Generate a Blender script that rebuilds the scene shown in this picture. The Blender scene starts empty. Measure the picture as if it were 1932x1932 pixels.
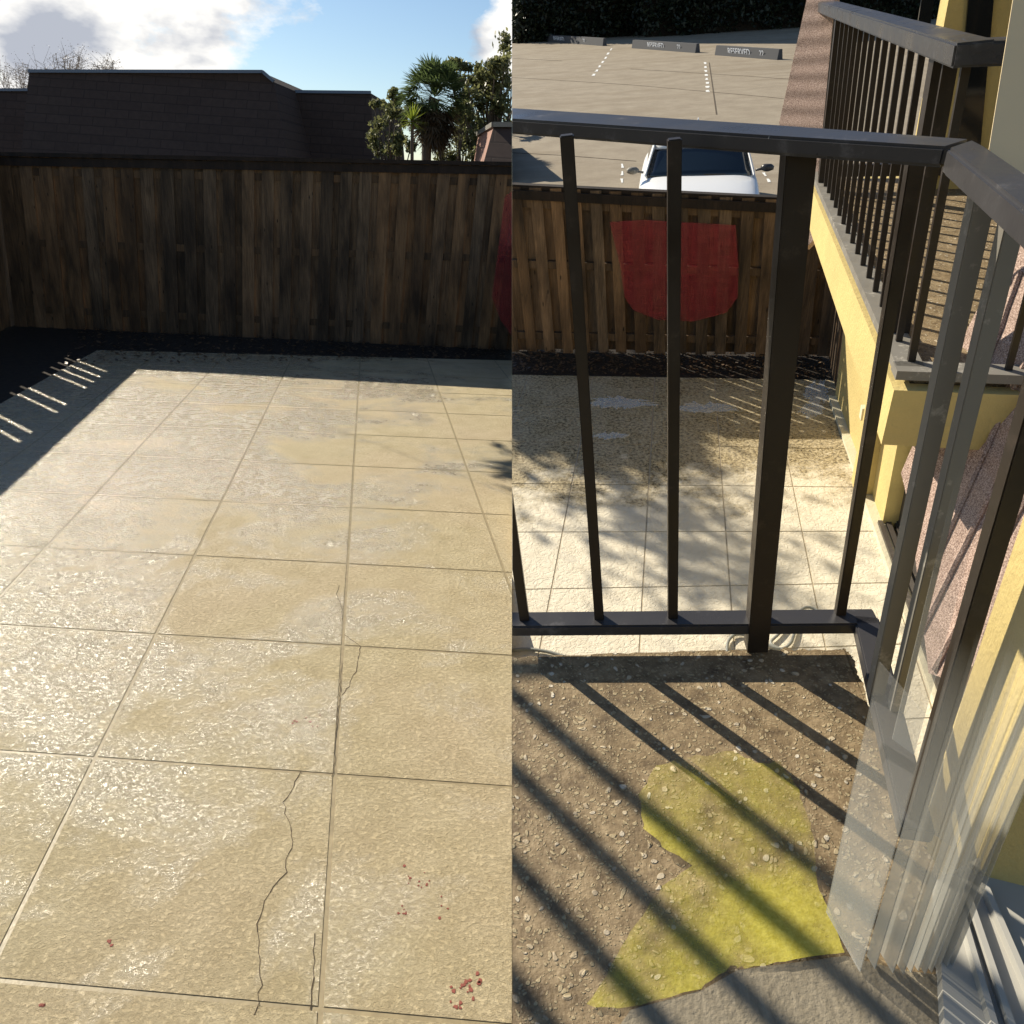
import bpy, bmesh, math, random
import numpy as np
from mathutils import Vector, Matrix
random.seed(7); rng = np.random.default_rng(7)
C = bpy.context.scene.collection
S = bpy.context.scene

# ------------------------------------------------------------------ survey
# The photograph shows two spots of one terrace; each spot has its own survey frame.
F = 1487.0; CX = 966.0
def frame(vx, vy):
    up = -np.array([vx-CX, vy-CX, F]); up /= np.linalg.norm(up)
    fw = np.array([0, 0, 1.]); fw -= fw@up*up; fw /= np.linalg.norm(fw)
    return np.array([np.cross(fw, up), fw, up])
def plumb(R, vx, vy):
    u = -np.array([vx-CX, vy-CX, F]); u /= np.linalg.norm(u); return R@u
class Spot:
    def __init__(s, vp, vt, H, side):
        s.R = frame(*vp); s.H = H; s.eye = np.array([0, 0, H]); s.up = plumb(s.R, *vt); s.side = side
        s.M = Matrix.Identity(4)
    def ray(s, px, py): return s.R@np.array([px-CX, py-CX, F])
    def g(s, px, py, z=0.0):
        d = s.ray(px, py); return s.eye+d*((z-s.H)/d[2])
    def aty(s, px, py, y):
        d = s.ray(px, py); return s.eye+d*(y/d[1])
    def plane(s, px, py, p, n):
        d = s.ray(px, py); return s.eye+d*(((np.asarray(p)-s.eye)@n)/(d@n))
    def px(s, p):
        c = (np.asarray(p)-s.eye)@s.R; return F*c[0]/c[2]+CX, F*c[1]/c[2]+CX
    def rise(s, p, py, up=None):
        """height t along the plumb direction above p at which image row py is met"""
        up = s.up if up is None else up
        a = (np.asarray(p)-s.eye)@s.R; b = up@s.R; k = (py-CX)/F
        return (a[1]-k*a[2])/(k*b[2]-b[1])
A = Spot((723, 4600), (480, 4600), 2.56, -1)
B = Spot((1110, 3200), (1262, 3120), 3.51, 1)
HF = 2.34                                        # balcony floor above the lower patio
RA = A.R
def toworld_B():
    Rm = RA@B.R.T                                # B local -> world
    t = A.eye-Rm@B.eye
    m = Matrix.Identity(4)
    for i in range(3):
        for j in range(3): m[i][j] = Rm[i, j]
        m[i][3] = t[i]
    return m
B.M = toworld_B()

# ------------------------------------------------------------------ camera
cam = bpy.data.cameras.new('camera'); co = bpy.data.objects.new('camera', cam); C.objects.link(co)
cam.sensor_width = 36; cam.lens = F/1932*36; cam.clip_end = 500; cam.clip_start = .05
cx, cy, cz = RA@np.array([1, 0, 0]), RA@np.array([0, -1, 0]), RA@np.array([0, 0, -1])
m = Matrix.Identity(4)
for i in range(3): m[i][0], m[i][1], m[i][2], m[i][3] = cx[i], cy[i], cz[i], A.eye[i]
co.matrix_world = m; S.camera = co

# ------------------------------------------------------------------ light
SUN_AZ, SUN_EL = 129.0, 34.0                     # azimuth the light travels towards, elevation
a, e = math.radians(SUN_AZ), math.radians(SUN_EL)
sdir = Vector((math.sin(a)*math.cos(e), math.cos(a)*math.cos(e), -math.sin(e)))
sl = bpy.data.lights.new('sun', 'SUN'); sl.energy = 5.0; sl.angle = math.radians(.4); sl.color = (1, .91, .74)
so = bpy.data.objects.new('sun', sl); C.objects.link(so); so.rotation_euler = (-sdir).to_track_quat('Z', 'Y').to_euler()
w = bpy.data.worlds.new('World'); S.world = w; w.use_nodes = True
nt = w.node_tree; N = nt.nodes; L = nt.links; N.clear()
out = N.new('ShaderNodeOutputWorld'); bg = N.new('ShaderNodeBackground'); bgc = N.new('ShaderNodeBackground'); mix = N.new('ShaderNodeMixShader')
sky = N.new('ShaderNodeTexSky'); sky.sky_type = 'NISHITA'; sky.sun_disc = False
sky.sun_elevation = e; sky.sun_rotation = math.radians(SUN_AZ+180); sky.air_density = 1.0; sky.dust_density = .15; sky.ozone_density = 2.5
L.new(sky.outputs[0], bg.inputs[0]); bg.inputs[1].default_value = .070
tc = N.new('ShaderNodeTexCoord')
no = N.new('ShaderNodeTexNoise'); no.inputs['Scale'].default_value = 7.5; no.inputs['Detail'].default_value = 9; no.inputs['Roughness'].default_value = .62
mp = N.new('ShaderNodeMapping'); mp.inputs['Scale'].default_value = (1, 1, 1.9); L.new(tc.outputs['Generated'], mp.inputs[0]); L.new(mp.outputs[0], no.inputs['Vector'])
def math_(op, a, b=None, clamp=False):
    n = N.new('ShaderNodeMath'); n.operation = op; n.use_clamp = clamp
    for k, v in enumerate((a, b)):
        if v is None: continue
        if hasattr(v, 'is_output'): L.new(v, n.inputs[k])
        else: n.inputs[k].default_value = v
    return n.outputs[0]
bias = None
for (px, py, rad, amp) in ((40, 20, .33, .62), (230, 40, .26, .50), (370, 100, .13, .52), (1000, 78, .09, .62)):
    d = A.ray(px, py); d /= np.linalg.norm(d)
    dp = N.new('ShaderNodeVectorMath'); dp.operation = 'DISTANCE'; L.new(tc.outputs['Generated'], dp.inputs[0]); dp.inputs[1].default_value = tuple(d)
    v = math_('MULTIPLY', math_('SUBTRACT', 1.0, math_('DIVIDE', dp.outputs['Value'], rad), True), amp)
    bias = v if bias is None else math_('MAXIMUM', bias, v)
cm = math_('MULTIPLY', math_('SUBTRACT', math_('ADD', no.outputs[0], bias), .72), 7.0, True)
no2 = N.new('ShaderNodeTexNoise'); no2.inputs['Scale'].default_value = 8; no2.inputs['Detail'].default_value = 6; L.new(mp.outputs[0], no2.inputs['Vector'])
cr = N.new('ShaderNodeValToRGB'); cr.color_ramp.elements[0].position = .42; cr.color_ramp.elements[0].color = (.46, .49, .56, 1); cr.color_ramp.elements[1].position = .53; cr.color_ramp.elements[1].color = (1, .98, .94, 1)
L.new(no2.outputs[0], cr.inputs[0]); L.new(cr.outputs[0], bgc.inputs[0]); bgc.inputs[1].default_value = .68
L.new(cm, mix.inputs[0]); L.new(bg.outputs[0], mix.inputs[1]); L.new(bgc.outputs[0], mix.inputs[2]); L.new(mix.outputs[0], out.inputs[0])
S.view_settings.view_transform = 'Standard'; S.view_settings.look = 'None'; S.view_settings.exposure = .68; S.view_settings.gamma = 1
S.render.engine = 'CYCLES'; S.cycles.transparent_max_bounces = 24; S.cycles.sample_clamp_indirect = 6

# ------------------------------------------------------------------ materials
class Mat:
    def __init__(s, name, col=(.5, .5, .5), rough=.8, metal=0, alpha=1, spec=.4):
        s.m = bpy.data.materials.new(name); s.m.use_nodes = True; s.n = s.m.node_tree.nodes; s.l = s.m.node_tree.links
        s.b = s.n['Principled BSDF']; s.b.inputs['Base Color'].default_value = (*col, 1); s.b.inputs['Roughness'].default_value = rough
        s.b.inputs['Metallic'].default_value = metal; s.b.inputs['Alpha'].default_value = alpha; s.b.inputs['Specular IOR Level'].default_value = spec
        s.tc = s.n.new('ShaderNodeTexCoord').outputs['Object']
    def map(s, scale=(1, 1, 1), rot=(0, 0, 0)):
        n = s.n.new('ShaderNodeMapping'); n.inputs['Scale'].default_value = scale; n.inputs['Rotation'].default_value = rot; s.l.new(s.tc, n.inputs[0]); return n.outputs[0]
    def noise(s, scale, detail=4, rough=.55, vec=None, dist=0):
        n = s.n.new('ShaderNodeTexNoise'); n.inputs['Scale'].default_value = scale; n.inputs['Detail'].default_value = detail; n.inputs['Roughness'].default_value = rough; n.inputs['Distortion'].default_value = dist
        s.l.new(s.tc if vec is None else vec, n.inputs['Vector']); return n.outputs[0]
    def vor(s, scale, feat='F1', vec=None, outn='Distance', rnd=1):
        n = s.n.new('ShaderNodeTexVoronoi'); n.feature = feat; n.inputs['Scale'].default_value = scale; n.inputs['Randomness'].default_value = rnd
        s.l.new(s.tc if vec is None else vec, n.inputs['Vector']); return n.outputs[outn]
    def ramp(s, fac, stops, interp='LINEAR'):
        n = s.n.new('ShaderNodeValToRGB'); n.color_ramp.interpolation = interp; el = n.color_ramp.elements
        while len(el) < len(stops): el.new(.5)
        for k, (p, c) in enumerate(stops):
            el[k].position = p; el[k].color = (*c, 1) if hasattr(c, '__len__') else (c, c, c, 1)
        s.l.new(fac, n.inputs[0]); return n.outputs[0]
    def mix(s, fac, a, b, mode='MIX'):
        n = s.n.new('ShaderNodeMix'); n.data_type = 'RGBA'; n.blend_type = mode
        for k, v in ((0, fac), (6, a), (7, b)):
            if hasattr(v, 'is_output'): s.l.new(v, n.inputs[k])
            elif k == 0: n.inputs[0].default_value = v
            else: n.inputs[k].default_value = (*v, 1) if hasattr(v, '__len__') else (v, v, v, 1)
        return n.outputs[2]
    def math(s, op, a, b=None, clamp=False):
        n = s.n.new('ShaderNodeMath'); n.operation = op; n.use_clamp = clamp
        for k, v in enumerate((a, b)):
            if v is None: continue
            if hasattr(v, 'is_output'): s.l.new(v, n.inputs[k])
            else: n.inputs[k].default_value = v
        return n.outputs[0]
    def rand(s):
        return s.n.new('ShaderNodeNewGeometry').outputs['Random Per Island']
    def sep(s):
        n = s.n.new('ShaderNodeSeparateXYZ'); s.l.new(s.tc, n.inputs[0]); return n.outputs
    def col(s, v): s.l.new(v, s.b.inputs['Base Color']); return s
    def rough(s, v): s.l.new(v, s.b.inputs['Roughness']); return s
    def bump(s, h, strength=.5, dist=.01, prev=None):
        n = s.n.new('ShaderNodeBump'); n.inputs['Strength'].default_value = strength; n.inputs['Distance'].default_value = dist
        s.l.new(h, n.inputs['Height'])
        if prev is not None: s.l.new(prev, n.inputs['Normal'])
        s.l.new(n.outputs[0], s.b.inputs['Normal']); return n.outputs[0]

def patio_mat():
    M = Mat('washed_terrace_coating')
    v = M.map((1, 1.25, 1))
    big = M.noise(.75, 6, .62, vec=v, dist=.6); mid = M.noise(5, 5, .6)
    c = M.ramp(mid, [(.3, (.45, .365, .205)), (.7, (.565, .475, .295))])
    c = M.mix(M.ramp(M.noise(.55, 3), [(.42, 0), (.62, .4)]), c, (.56, .435, .29))
    X_ = M.sep(); wb = M.math('ADD', big, M.math('MULTIPLY', M.math('ADD', X_[0], 2.0), -.055))
    wet = M.ramp(wb, [(.43, 0), (.54, 1)])
    wet = M.math('MULTIPLY', wet, M.ramp(M.noise(9, 5, .7), [(.36, .25), (.52, 1)]))
    stain = M.ramp(M.noise(2.2, 6, .7), [(.60, 0), (.75, .4)])
    c = M.mix(stain, c, (.25, .20, .10))
    c = M.mix(M.math('MULTIPLY', wet, .15), c, (.28, .22, .13))
    h1 = M.ramp(M.noise(42, 7, .72, vec=v, dist=.2), [(.40, 0), (.47, .55), (.56, .95), (.62, 1)])
    c = M.mix(M.ramp(h1, [(.0, .35), (.3, 0)]), c, (.27, .20, .10))
    M.col(c)
    M.rough(M.mix(wet, .75, M.ramp(M.noise(30, 3), [(.35, .14), (.65, .26)])))
    M.b.inputs['Specular IOR Level'].default_value = .5
    M.l.new(wet, M.b.inputs['Coat Weight']); M.b.inputs['Coat Roughness'].default_value = .19; M.b.inputs['Coat IOR'].default_value = 2.1
    b1 = M.bump(h1, .75, .011)
    b2 = M.bump(M.noise(120, 5, .7), .9, .005, b1)
    b3 = M.bump(M.noise(260, 2, .6), 1.0, .0022, b2)
    def cb(h, st, d, prev=None):
        n = M.n.new('ShaderNodeBump'); n.inputs['Strength'].default_value = st; n.inputs['Distance'].default_value = d; M.l.new(h, n.inputs['Height'])
        if prev is not None: M.l.new(prev, n.inputs['Normal'])
        return n.outputs[0]
    q = cb(h1, 1, .0034); q = cb(M.noise(110, 4, .7), 1, .0024, q); q = cb(M.noise(320, 2, .6), 1, .0010, q); M.l.new(q, M.b.inputs['Coat Normal'])
    return M.m
def lower_patio_mat():
    M = Mat('half_washed_terrace_coating')
    y = M.sep()[1]; x = M.sep()[0]
    clean = M.ramp(M.noise(9, 5, .6), [(.3, (.62, .55, .42)), (.7, (.74, .67, .53))])
    dirty = M.mix(M.ramp(M.noise(2.6, 6, .65), [(.42, 0), (.62, .28)]), M.ramp(M.noise(34, 8, .8), [(.42, (.05, .036, .018)), (.50, (.33, .26, .14)), (.60, (.50, .42, .27))]), (.56, .49, .36))
    # the washed part ends at a ragged line across the terrace
    lim = M.math('ADD', M.math('SUBTRACT', y, 5.15), M.math('MULTIPLY', M.math('SUBTRACT', M.noise(2.1, 9, .75), .5), 4.2))
    c = M.mix(M.math('MULTIPLY', lim, 1.6, True), clean, dirty)
    M.col(c); M.b.inputs['Roughness'].default_value = .75
    b1 = M.bump(M.ramp(M.noise(24, 5, .6, dist=1), [(.40, 0), (.55, 1)]), .5, .007)
    M.bump(M.noise(110, 3), .4, .003, b1)
    return M.m
def joint_mat(n='mortar_joint', c=(.34, .275, .16)):
    M = Mat(n); M.col(M.ramp(M.noise(20, 4), [(.3, tuple(.7*k for k in c)), (.7, c)])); M.b.inputs['Roughness'].default_value = .45
    M.bump(M.noise(60, 3), .4, .003); return M.m
def aggregate_mat():
    M = Mat('exposed_pebble_concrete')
    base = M.ramp(M.noise(28, 6, .7), [(.3, (.08, .052, .026)), (.5, (.20, .142, .076)), (.72, (.35, .26, .15))])
    gap = M.ramp(M.noise(3.2, 4, .6), [(.36, .15), (.56, 1)])
    wv_ = M.n.new('ShaderNodeMix'); wv_.data_type = 'VECTOR'; wv_.inputs[0].default_value = .035; M.l.new(M.tc, wv_.inputs[4]); nn = M.n.new('ShaderNodeTexNoise'); nn.inputs['Scale'].default_value = 22; M.l.new(M.tc, nn.inputs['Vector']); M.l.new(nn.outputs['Color'], wv_.inputs[5]); V_ = wv_.outputs[1]
    p1 = M.ramp(M.vor(50, vec=V_), [(.20, 1), (.27, 0)]); p2 = M.ramp(M.vor(85, vec=V_), [(.24, 1), (.34, 0)])
    pick = M.ramp(M.vor(50, outn='Color', vec=V_), [(.46, 0), (.50, 1)]); pick2 = M.ramp(M.vor(85, outn='Color', vec=V_), [(.36, 0), (.40, 1)])
    m1 = M.math('MULTIPLY', M.math('MULTIPLY', p1, pick), gap); p3 = M.math('MULTIPLY', M.ramp(M.vor(170, vec=V_), [(.26, 1), (.36, 0)]), M.ramp(M.vor(170, outn='Color', vec=V_), [(.40, 0), (.44, .7)])); m2 = M.math('MAXIMUM', M.math('MULTIPLY', M.math('MULTIPLY', p2, pick2), .85), p3)
    pc = M.ramp(M.vor(50, outn='Color', vec=V_), [(.2, (.33, .24, .13)), (.6, (.55, .46, .32)), (.9, (.62, .57, .47))])
    c = M.mix(m2, base, (.36, .29, .17)); c = M.mix(m1, c, pc)
    M.col(c); M.rough(M.mix(gap, .5, .75))
    b = M.bump(M.math('ADD', m1, M.math('MULTIPLY', m2, .5)), .7, .008); M.bump(M.noise(150, 3), .5, .003, b)
    return M.m
def wood_mat(n, lo, hi, warm, sc=1.0):
    M = Mat(n, rough=.85); r = M.rand()
    off = M.n.new('ShaderNodeVectorMath'); off.operation = 'MULTIPLY_ADD'
    cb = M.n.new('ShaderNodeCombineXYZ'); M.l.new(M.math('MULTIPLY', r, 37), cb.inputs[0]); M.l.new(M.math('MULTIPLY', r, 91), cb.inputs[2])
    M.l.new(M.tc, off.inputs[0]); off.inputs[1].default_value = (1, 1, 1); M.l.new(cb.outputs[0], off.inputs[2])
    mp = M.n.new('ShaderNodeMapping'); mp.inputs['Scale'].default_value = (16*sc, 16*sc, .9*sc); M.l.new(off.outputs[0], mp.inputs[0])
    g = M.noise(1.6, 8, .68, vec=mp.outputs[0], dist=1.4)
    c = M.ramp(g, [(.30, lo), (.52, tuple((a+b)/2 for a, b in zip(lo, hi))), (.72, hi)])
    c = M.mix(M.ramp(r, [(.25, 0), (.8, .7)]), c, M.ramp(g, [(.3, tuple(.5*k for k in warm)), (.7, warm)]))
    mp2 = M.n.new('ShaderNodeMapping'); mp2.inputs['Scale'].default_value = (3, 3, .8); M.l.new(off.outputs[0], mp2.inputs[0])
    c = M.mix(M.ramp(M.noise(1.5, 5, vec=mp2.outputs[0]), [(.40, 0), (.70, .85)]), c, tuple(.3*k for k in lo))
    kn = M.ramp(M.vor(3.2, vec=mp2.outputs[0]), [(.05, 1), (.10, 0)])
    c = M.mix(kn, c, tuple(.25*k for k in lo))
    c = M.mix(1.0, c, M.ramp(M.math('FRACT', M.math('MULTIPLY', r, 7.31)), [(0, .5), (1, 1.25)]), 'MULTIPLY')
    M.col(c); M.bump(g, .6, .006); return M.m
def shingle_mat(n, a, b, scale=1.0, axis='xz'):
    M = Mat(n, rough=.9)
    mp = M.n.new('ShaderNodeMapping'); mp.inputs['Rotation'].default_value = (math.radians(90), 0, 0) if axis == 'xz' else (math.radians(90), 0, math.radians(90)); M.l.new(M.tc, mp.inputs[0])
    if axis == 'yz': mp.inputs['Rotation'].default_value = (math.radians(90), 0, math.radians(90))
    br = M.n.new('ShaderNodeTexBrick'); br.inputs['Scale'].default_value = scale; br.inputs['Mortar Size'].default_value = .018; br.inputs['Brick Width'].default_value = .9; br.inputs['Row Height'].default_value = .32
    br.inputs['Color1'].default_value = (*a, 1); br.inputs['Color2'].default_value = (*b, 1); br.inputs['Mortar'].default_value = (*[.7*k for k in a], 1)
    M.l.new(mp.outputs[0], br.inputs['Vector'])
    c = M.mix(M.ramp(M.noise(5, 5), [(.35, 0), (.7, .35)]), br.outputs['Color'], tuple(.5*k for k in a))
    M.col(c); M.bump(br.outputs['Fac'], .4, -.02); return M.m
def grit_mat():
    M = Mat('pink_granule_shingle', rough=.95)
    g = M.ramp(M.noise(210, 3, .7), [(.36, (.10, .06, .045)), (.5, (.34, .235, .19)), (.64, (.62, .48, .41))])
    g = M.mix(M.ramp(M.noise(4, 4), [(.35, 0), (.7, .3)]), g, (.42, .30, .25))
    w = M.n.new('ShaderNodeTexWave'); w.wave_type = 'BANDS'; w.bands_direction = 'Z'; w.inputs['Scale'].default_value = 3.1; w.inputs['Distortion'].default_value = 1.5; w.inputs['Detail'].default_value = 2
    M.l.new(M.map((1, .35, 1), (math.radians(10), 0, 0)), w.inputs[0])
    M.col(g); b = M.bump(w.outputs['Fac'], .5, .012); M.bump(M.noise(160, 3), .6, .004, b); return M.m
def stucco_mat(n='yellow_stucco', c=(.60, .47, .19)):
    M = Mat(n, rough=.9)
    M.col(M.ramp(M.noise(2.5, 6, .65), [(.3, tuple(.8*k for k in c)), (.7, c)]))
    b = M.bump(M.noise(38, 5, .65), .55, .010); M.bump(M.noise(120, 2), .4, .003, b); return M.m
def metal_mat(n='dark_bronze_metal', c=(.022, .016, .012), rough=.38):
    M = Mat(n, c, rough); 
    M.col(M.mix(M.ramp(M.noise(18, 6, .7), [(.58, 0), (.72, .6)]), c, tuple(3.2*k for k in c)))
    M.rough(M.ramp(M.noise(9, 5), [(.3, rough*.75), (.7, rough*1.5)])); M.bump(M.noise(90, 3), .12, .002); return M.m
def leaf_mat(n, a, b, trans=.25):
    M = Mat(n, rough=.5); r = M.rand()
    M.col(M.ramp(r, [(0, a), (1, b)])); M.b.inputs['Subsurface Weight'].default_value = 0
    tr = M.n.new('ShaderNodeBsdfTranslucent'); mx = M.n.new('ShaderNodeMixShader'); mx.inputs[0].default_value = trans
    M.l.new(M.ramp(r, [(0, tuple(min(1, 1.6*k) for k in a)), (1, tuple(min(1, 1.8*k) for k in b))]), tr.inputs[0])
    o = [x for x in M.n if x.type == 'OUTPUT_MATERIAL'][0]
    M.l.new(M.b.outputs[0], mx.inputs[1]); M.l.new(tr.outputs[0], mx.inputs[2]); M.l.new(mx.outputs[0], o.inputs[0]); return M.m
def soil_mat():
    M = Mat('dark_mulch', rough=.95); M.col(M.ramp(M.noise(18, 8, .75), [(.3, (.010, .007, .005)), (.6, (.032, .022, .014)), (.8, (.07, .05, .03))]))
    M.bump(M.noise(22, 8, .7), 1, .05); return M.m
def lot_mat():
    M = Mat('weathered_lot_concrete', rough=.9)
    y = M.sep()[1]
    c = M.ramp(M.noise(1.2, 8, .7), [(.3, (.24, .195, .14)), (.7, (.37, .315, .235))])
    c = M.mix(M.ramp(M.noise(45, 4, .7), [(.4, .0), (.62, .5)]), c, (.17, .135, .095))
    c = M.mix(M.ramp(M.math('MULTIPLY', M.math('SUBTRACT', M.noise(.5, 6, .6, vec=M.map((.35, 1, 1))), .5), 6, True), [(0, 0), (.6, .45)]), c, (.20, .155, .10))
    M.col(c); M.bump(M.noise(60, 5, .7), .6, .01); return M.m

MT = dict(patio=patio_mat(), patio2=lower_patio_mat(), joint=joint_mat(), joint2=joint_mat('pale_mortar_joint', (.50, .42, .29)), agg=aggregate_mat(),
    woodA=wood_mat('weathered_fence_wood', (.055, .037, .023), (.215, .148, .088), (.25, .140, .062), 1.0),
    woodB=wood_mat('brown_fence_wood', (.06, .042, .028), (.27, .185, .115), (.30, .17, .08), 1.5),
    wooddark=wood_mat('dark_capping_wood', (.018, .012, .009), (.05, .034, .025), (.05, .03, .02)),
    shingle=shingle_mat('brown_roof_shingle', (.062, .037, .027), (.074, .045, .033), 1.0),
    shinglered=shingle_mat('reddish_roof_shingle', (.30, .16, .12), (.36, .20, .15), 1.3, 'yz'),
    grit=grit_mat(), stucco=stucco_mat(), pale=stucco_mat('pale_trim_stucco', (.66, .60, .44)), metal=metal_mat(), greymetal=metal_mat('pale_grey_metal', (.20, .185, .16), .5),
    capmetal=metal_mat('glossy_handrail_metal', (.045, .043, .045), .30),
    soil=soil_mat(), lot=lot_mat())
MT['fascia'] = Mat('blue_grey_fascia', (.16, .19, .24), .5).m
MT['crack'] = Mat('dark_crack', (.07, .05, .03), .9).m
MT['glassdark'] = Mat('dark_door_glass', (.012, .014, .016), .06, spec=.6).m
MT['glassgrey'] = Mat('grey_door_glass', (.42, .42, .37), .15, spec=.6).m
MT['alu'] = metal_mat('bronze_door_frame', (.06, .05, .042), .4)
MT['white'] = Mat('white_car_paint', (.80, .80, .80), .22, spec=.6).m
MT['carglass'] = Mat('tinted_windscreen', (.008, .014, .02), .05, spec=.7).m
MT['rubber'] = Mat('black_rubber', (.015, .015, .015), .7).m
MT['lamp'] = Mat('clear_lamp_lens', (.55, .56, .58), .1, spec=.7).m
MT['paint'] = Mat('worn_white_paint', (.72, .72, .70), .8).m
MT['lettering'] = Mat('white_lettering_paint', (.75, .80, .9), .7).m
MT['asphalt'] = Mat('old_dark_kerb', (.07, .072, .08), .9).m
for nm, al, cc in (('slat_refl', .54, (.44, .44, .41)), ('slat_refl2', .34, (.50, .50, .47))):
    M_ = Mat('slat_reflection_film', cc, .5); z_ = M_.sep()[2]; M_.l.new(M_.ramp(z_, [(.12, al), (.62, .0)]), M_.b.inputs['Alpha']); MT[nm] = M_.m  # reflected slats put into colour and alpha, fading out with height
MT['sill'] = Mat('grey_white_vinyl_sill', (.40, .385, .345), .7, spec=.2).m
MT['foam'] = Mat('soap_foam', (.80, .80, .78), .5, alpha=.26).m
MT['cord'] = Mat('grey_cord_sheath', (.24, .24, .21), .5).m
MT['bark'] = Mat('grey_brown_bark', (.10, .075, .055), .95).m
MT['palebark'] = Mat('pale_bare_twigs', (.42, .36, .30), .9).m
M_ = Mat('yellow_reflection_film', (.56, .47, .02), .95, alpha=.78); M_.col(M_.ramp(M_.noise(120, 4, .7), [(.3, (.42, .36, .03)), (.7, (.62, .55, .10))])); M_.bump(M_.noise(220, 3), .5, .002); ya_ = M_.math('SUBTRACT', 1.0, M_.math('MULTIPLY', M_.math('ADD', M_.sep()[1], .02), 2.6), True); M_.l.new(M_.math('MULTIPLY', M_.ramp(M_.noise(5, 5, .65), [(.38, .10), (.60, .66)]), M_.math('ADD', M_.math('MULTIPLY', ya_, .75), .25)), M_.b.inputs['Alpha']); MT['towel_reflection'] = M_.m  # yellow window reflection painted on a thin film, fading toward the far side
M_ = Mat('grey_reflection_film', (.30, .27, .22), .95, alpha=.80); M_.col(M_.ramp(M_.noise(70, 5, .7, vec=M_.map((1, .25, 1), (0, 0, .6))), [(.3, (.20, .17, .12)), (.7, (.34, .29, .21))])); M_.bump(M_.noise(120, 4), .8, .004); MT['carpet_refl'] = M_.m  # reflected indoor flooring painted as a grey film
M_ = Mat('red_reflection_film', (.42, .02, .03), .8, alpha=.25); M_.col(M_.ramp(M_.noise(6, 4, .6, vec=M_.map((1, 1, 5))), [(.35, (.30, .025, .04)), (.65, (.50, .055, .075))])); MT['red'] = M_.m  # red window reflection put into a see-through film
MT['leafA'] = leaf_mat('olive_leaves', (.05, .06, .02), (.19, .19, .08), .35)
MT['leafB'] = leaf_mat('bright_hedge_leaves', (.05, .08, .012), (.22, .26, .03), .45)
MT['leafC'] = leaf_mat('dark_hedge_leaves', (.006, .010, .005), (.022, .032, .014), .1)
MT['palm'] = leaf_mat('palm_blades', (.03, .05, .02), (.12, .16, .055), .3)
MT['deadpalm'] = leaf_mat('dead_palm_blades', (.05, .035, .02), (.17, .13, .085), .2)
MT['litter'] = leaf_mat('dry_leaves', (.03, .018, .010), (.13, .075, .035), .1)

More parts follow.
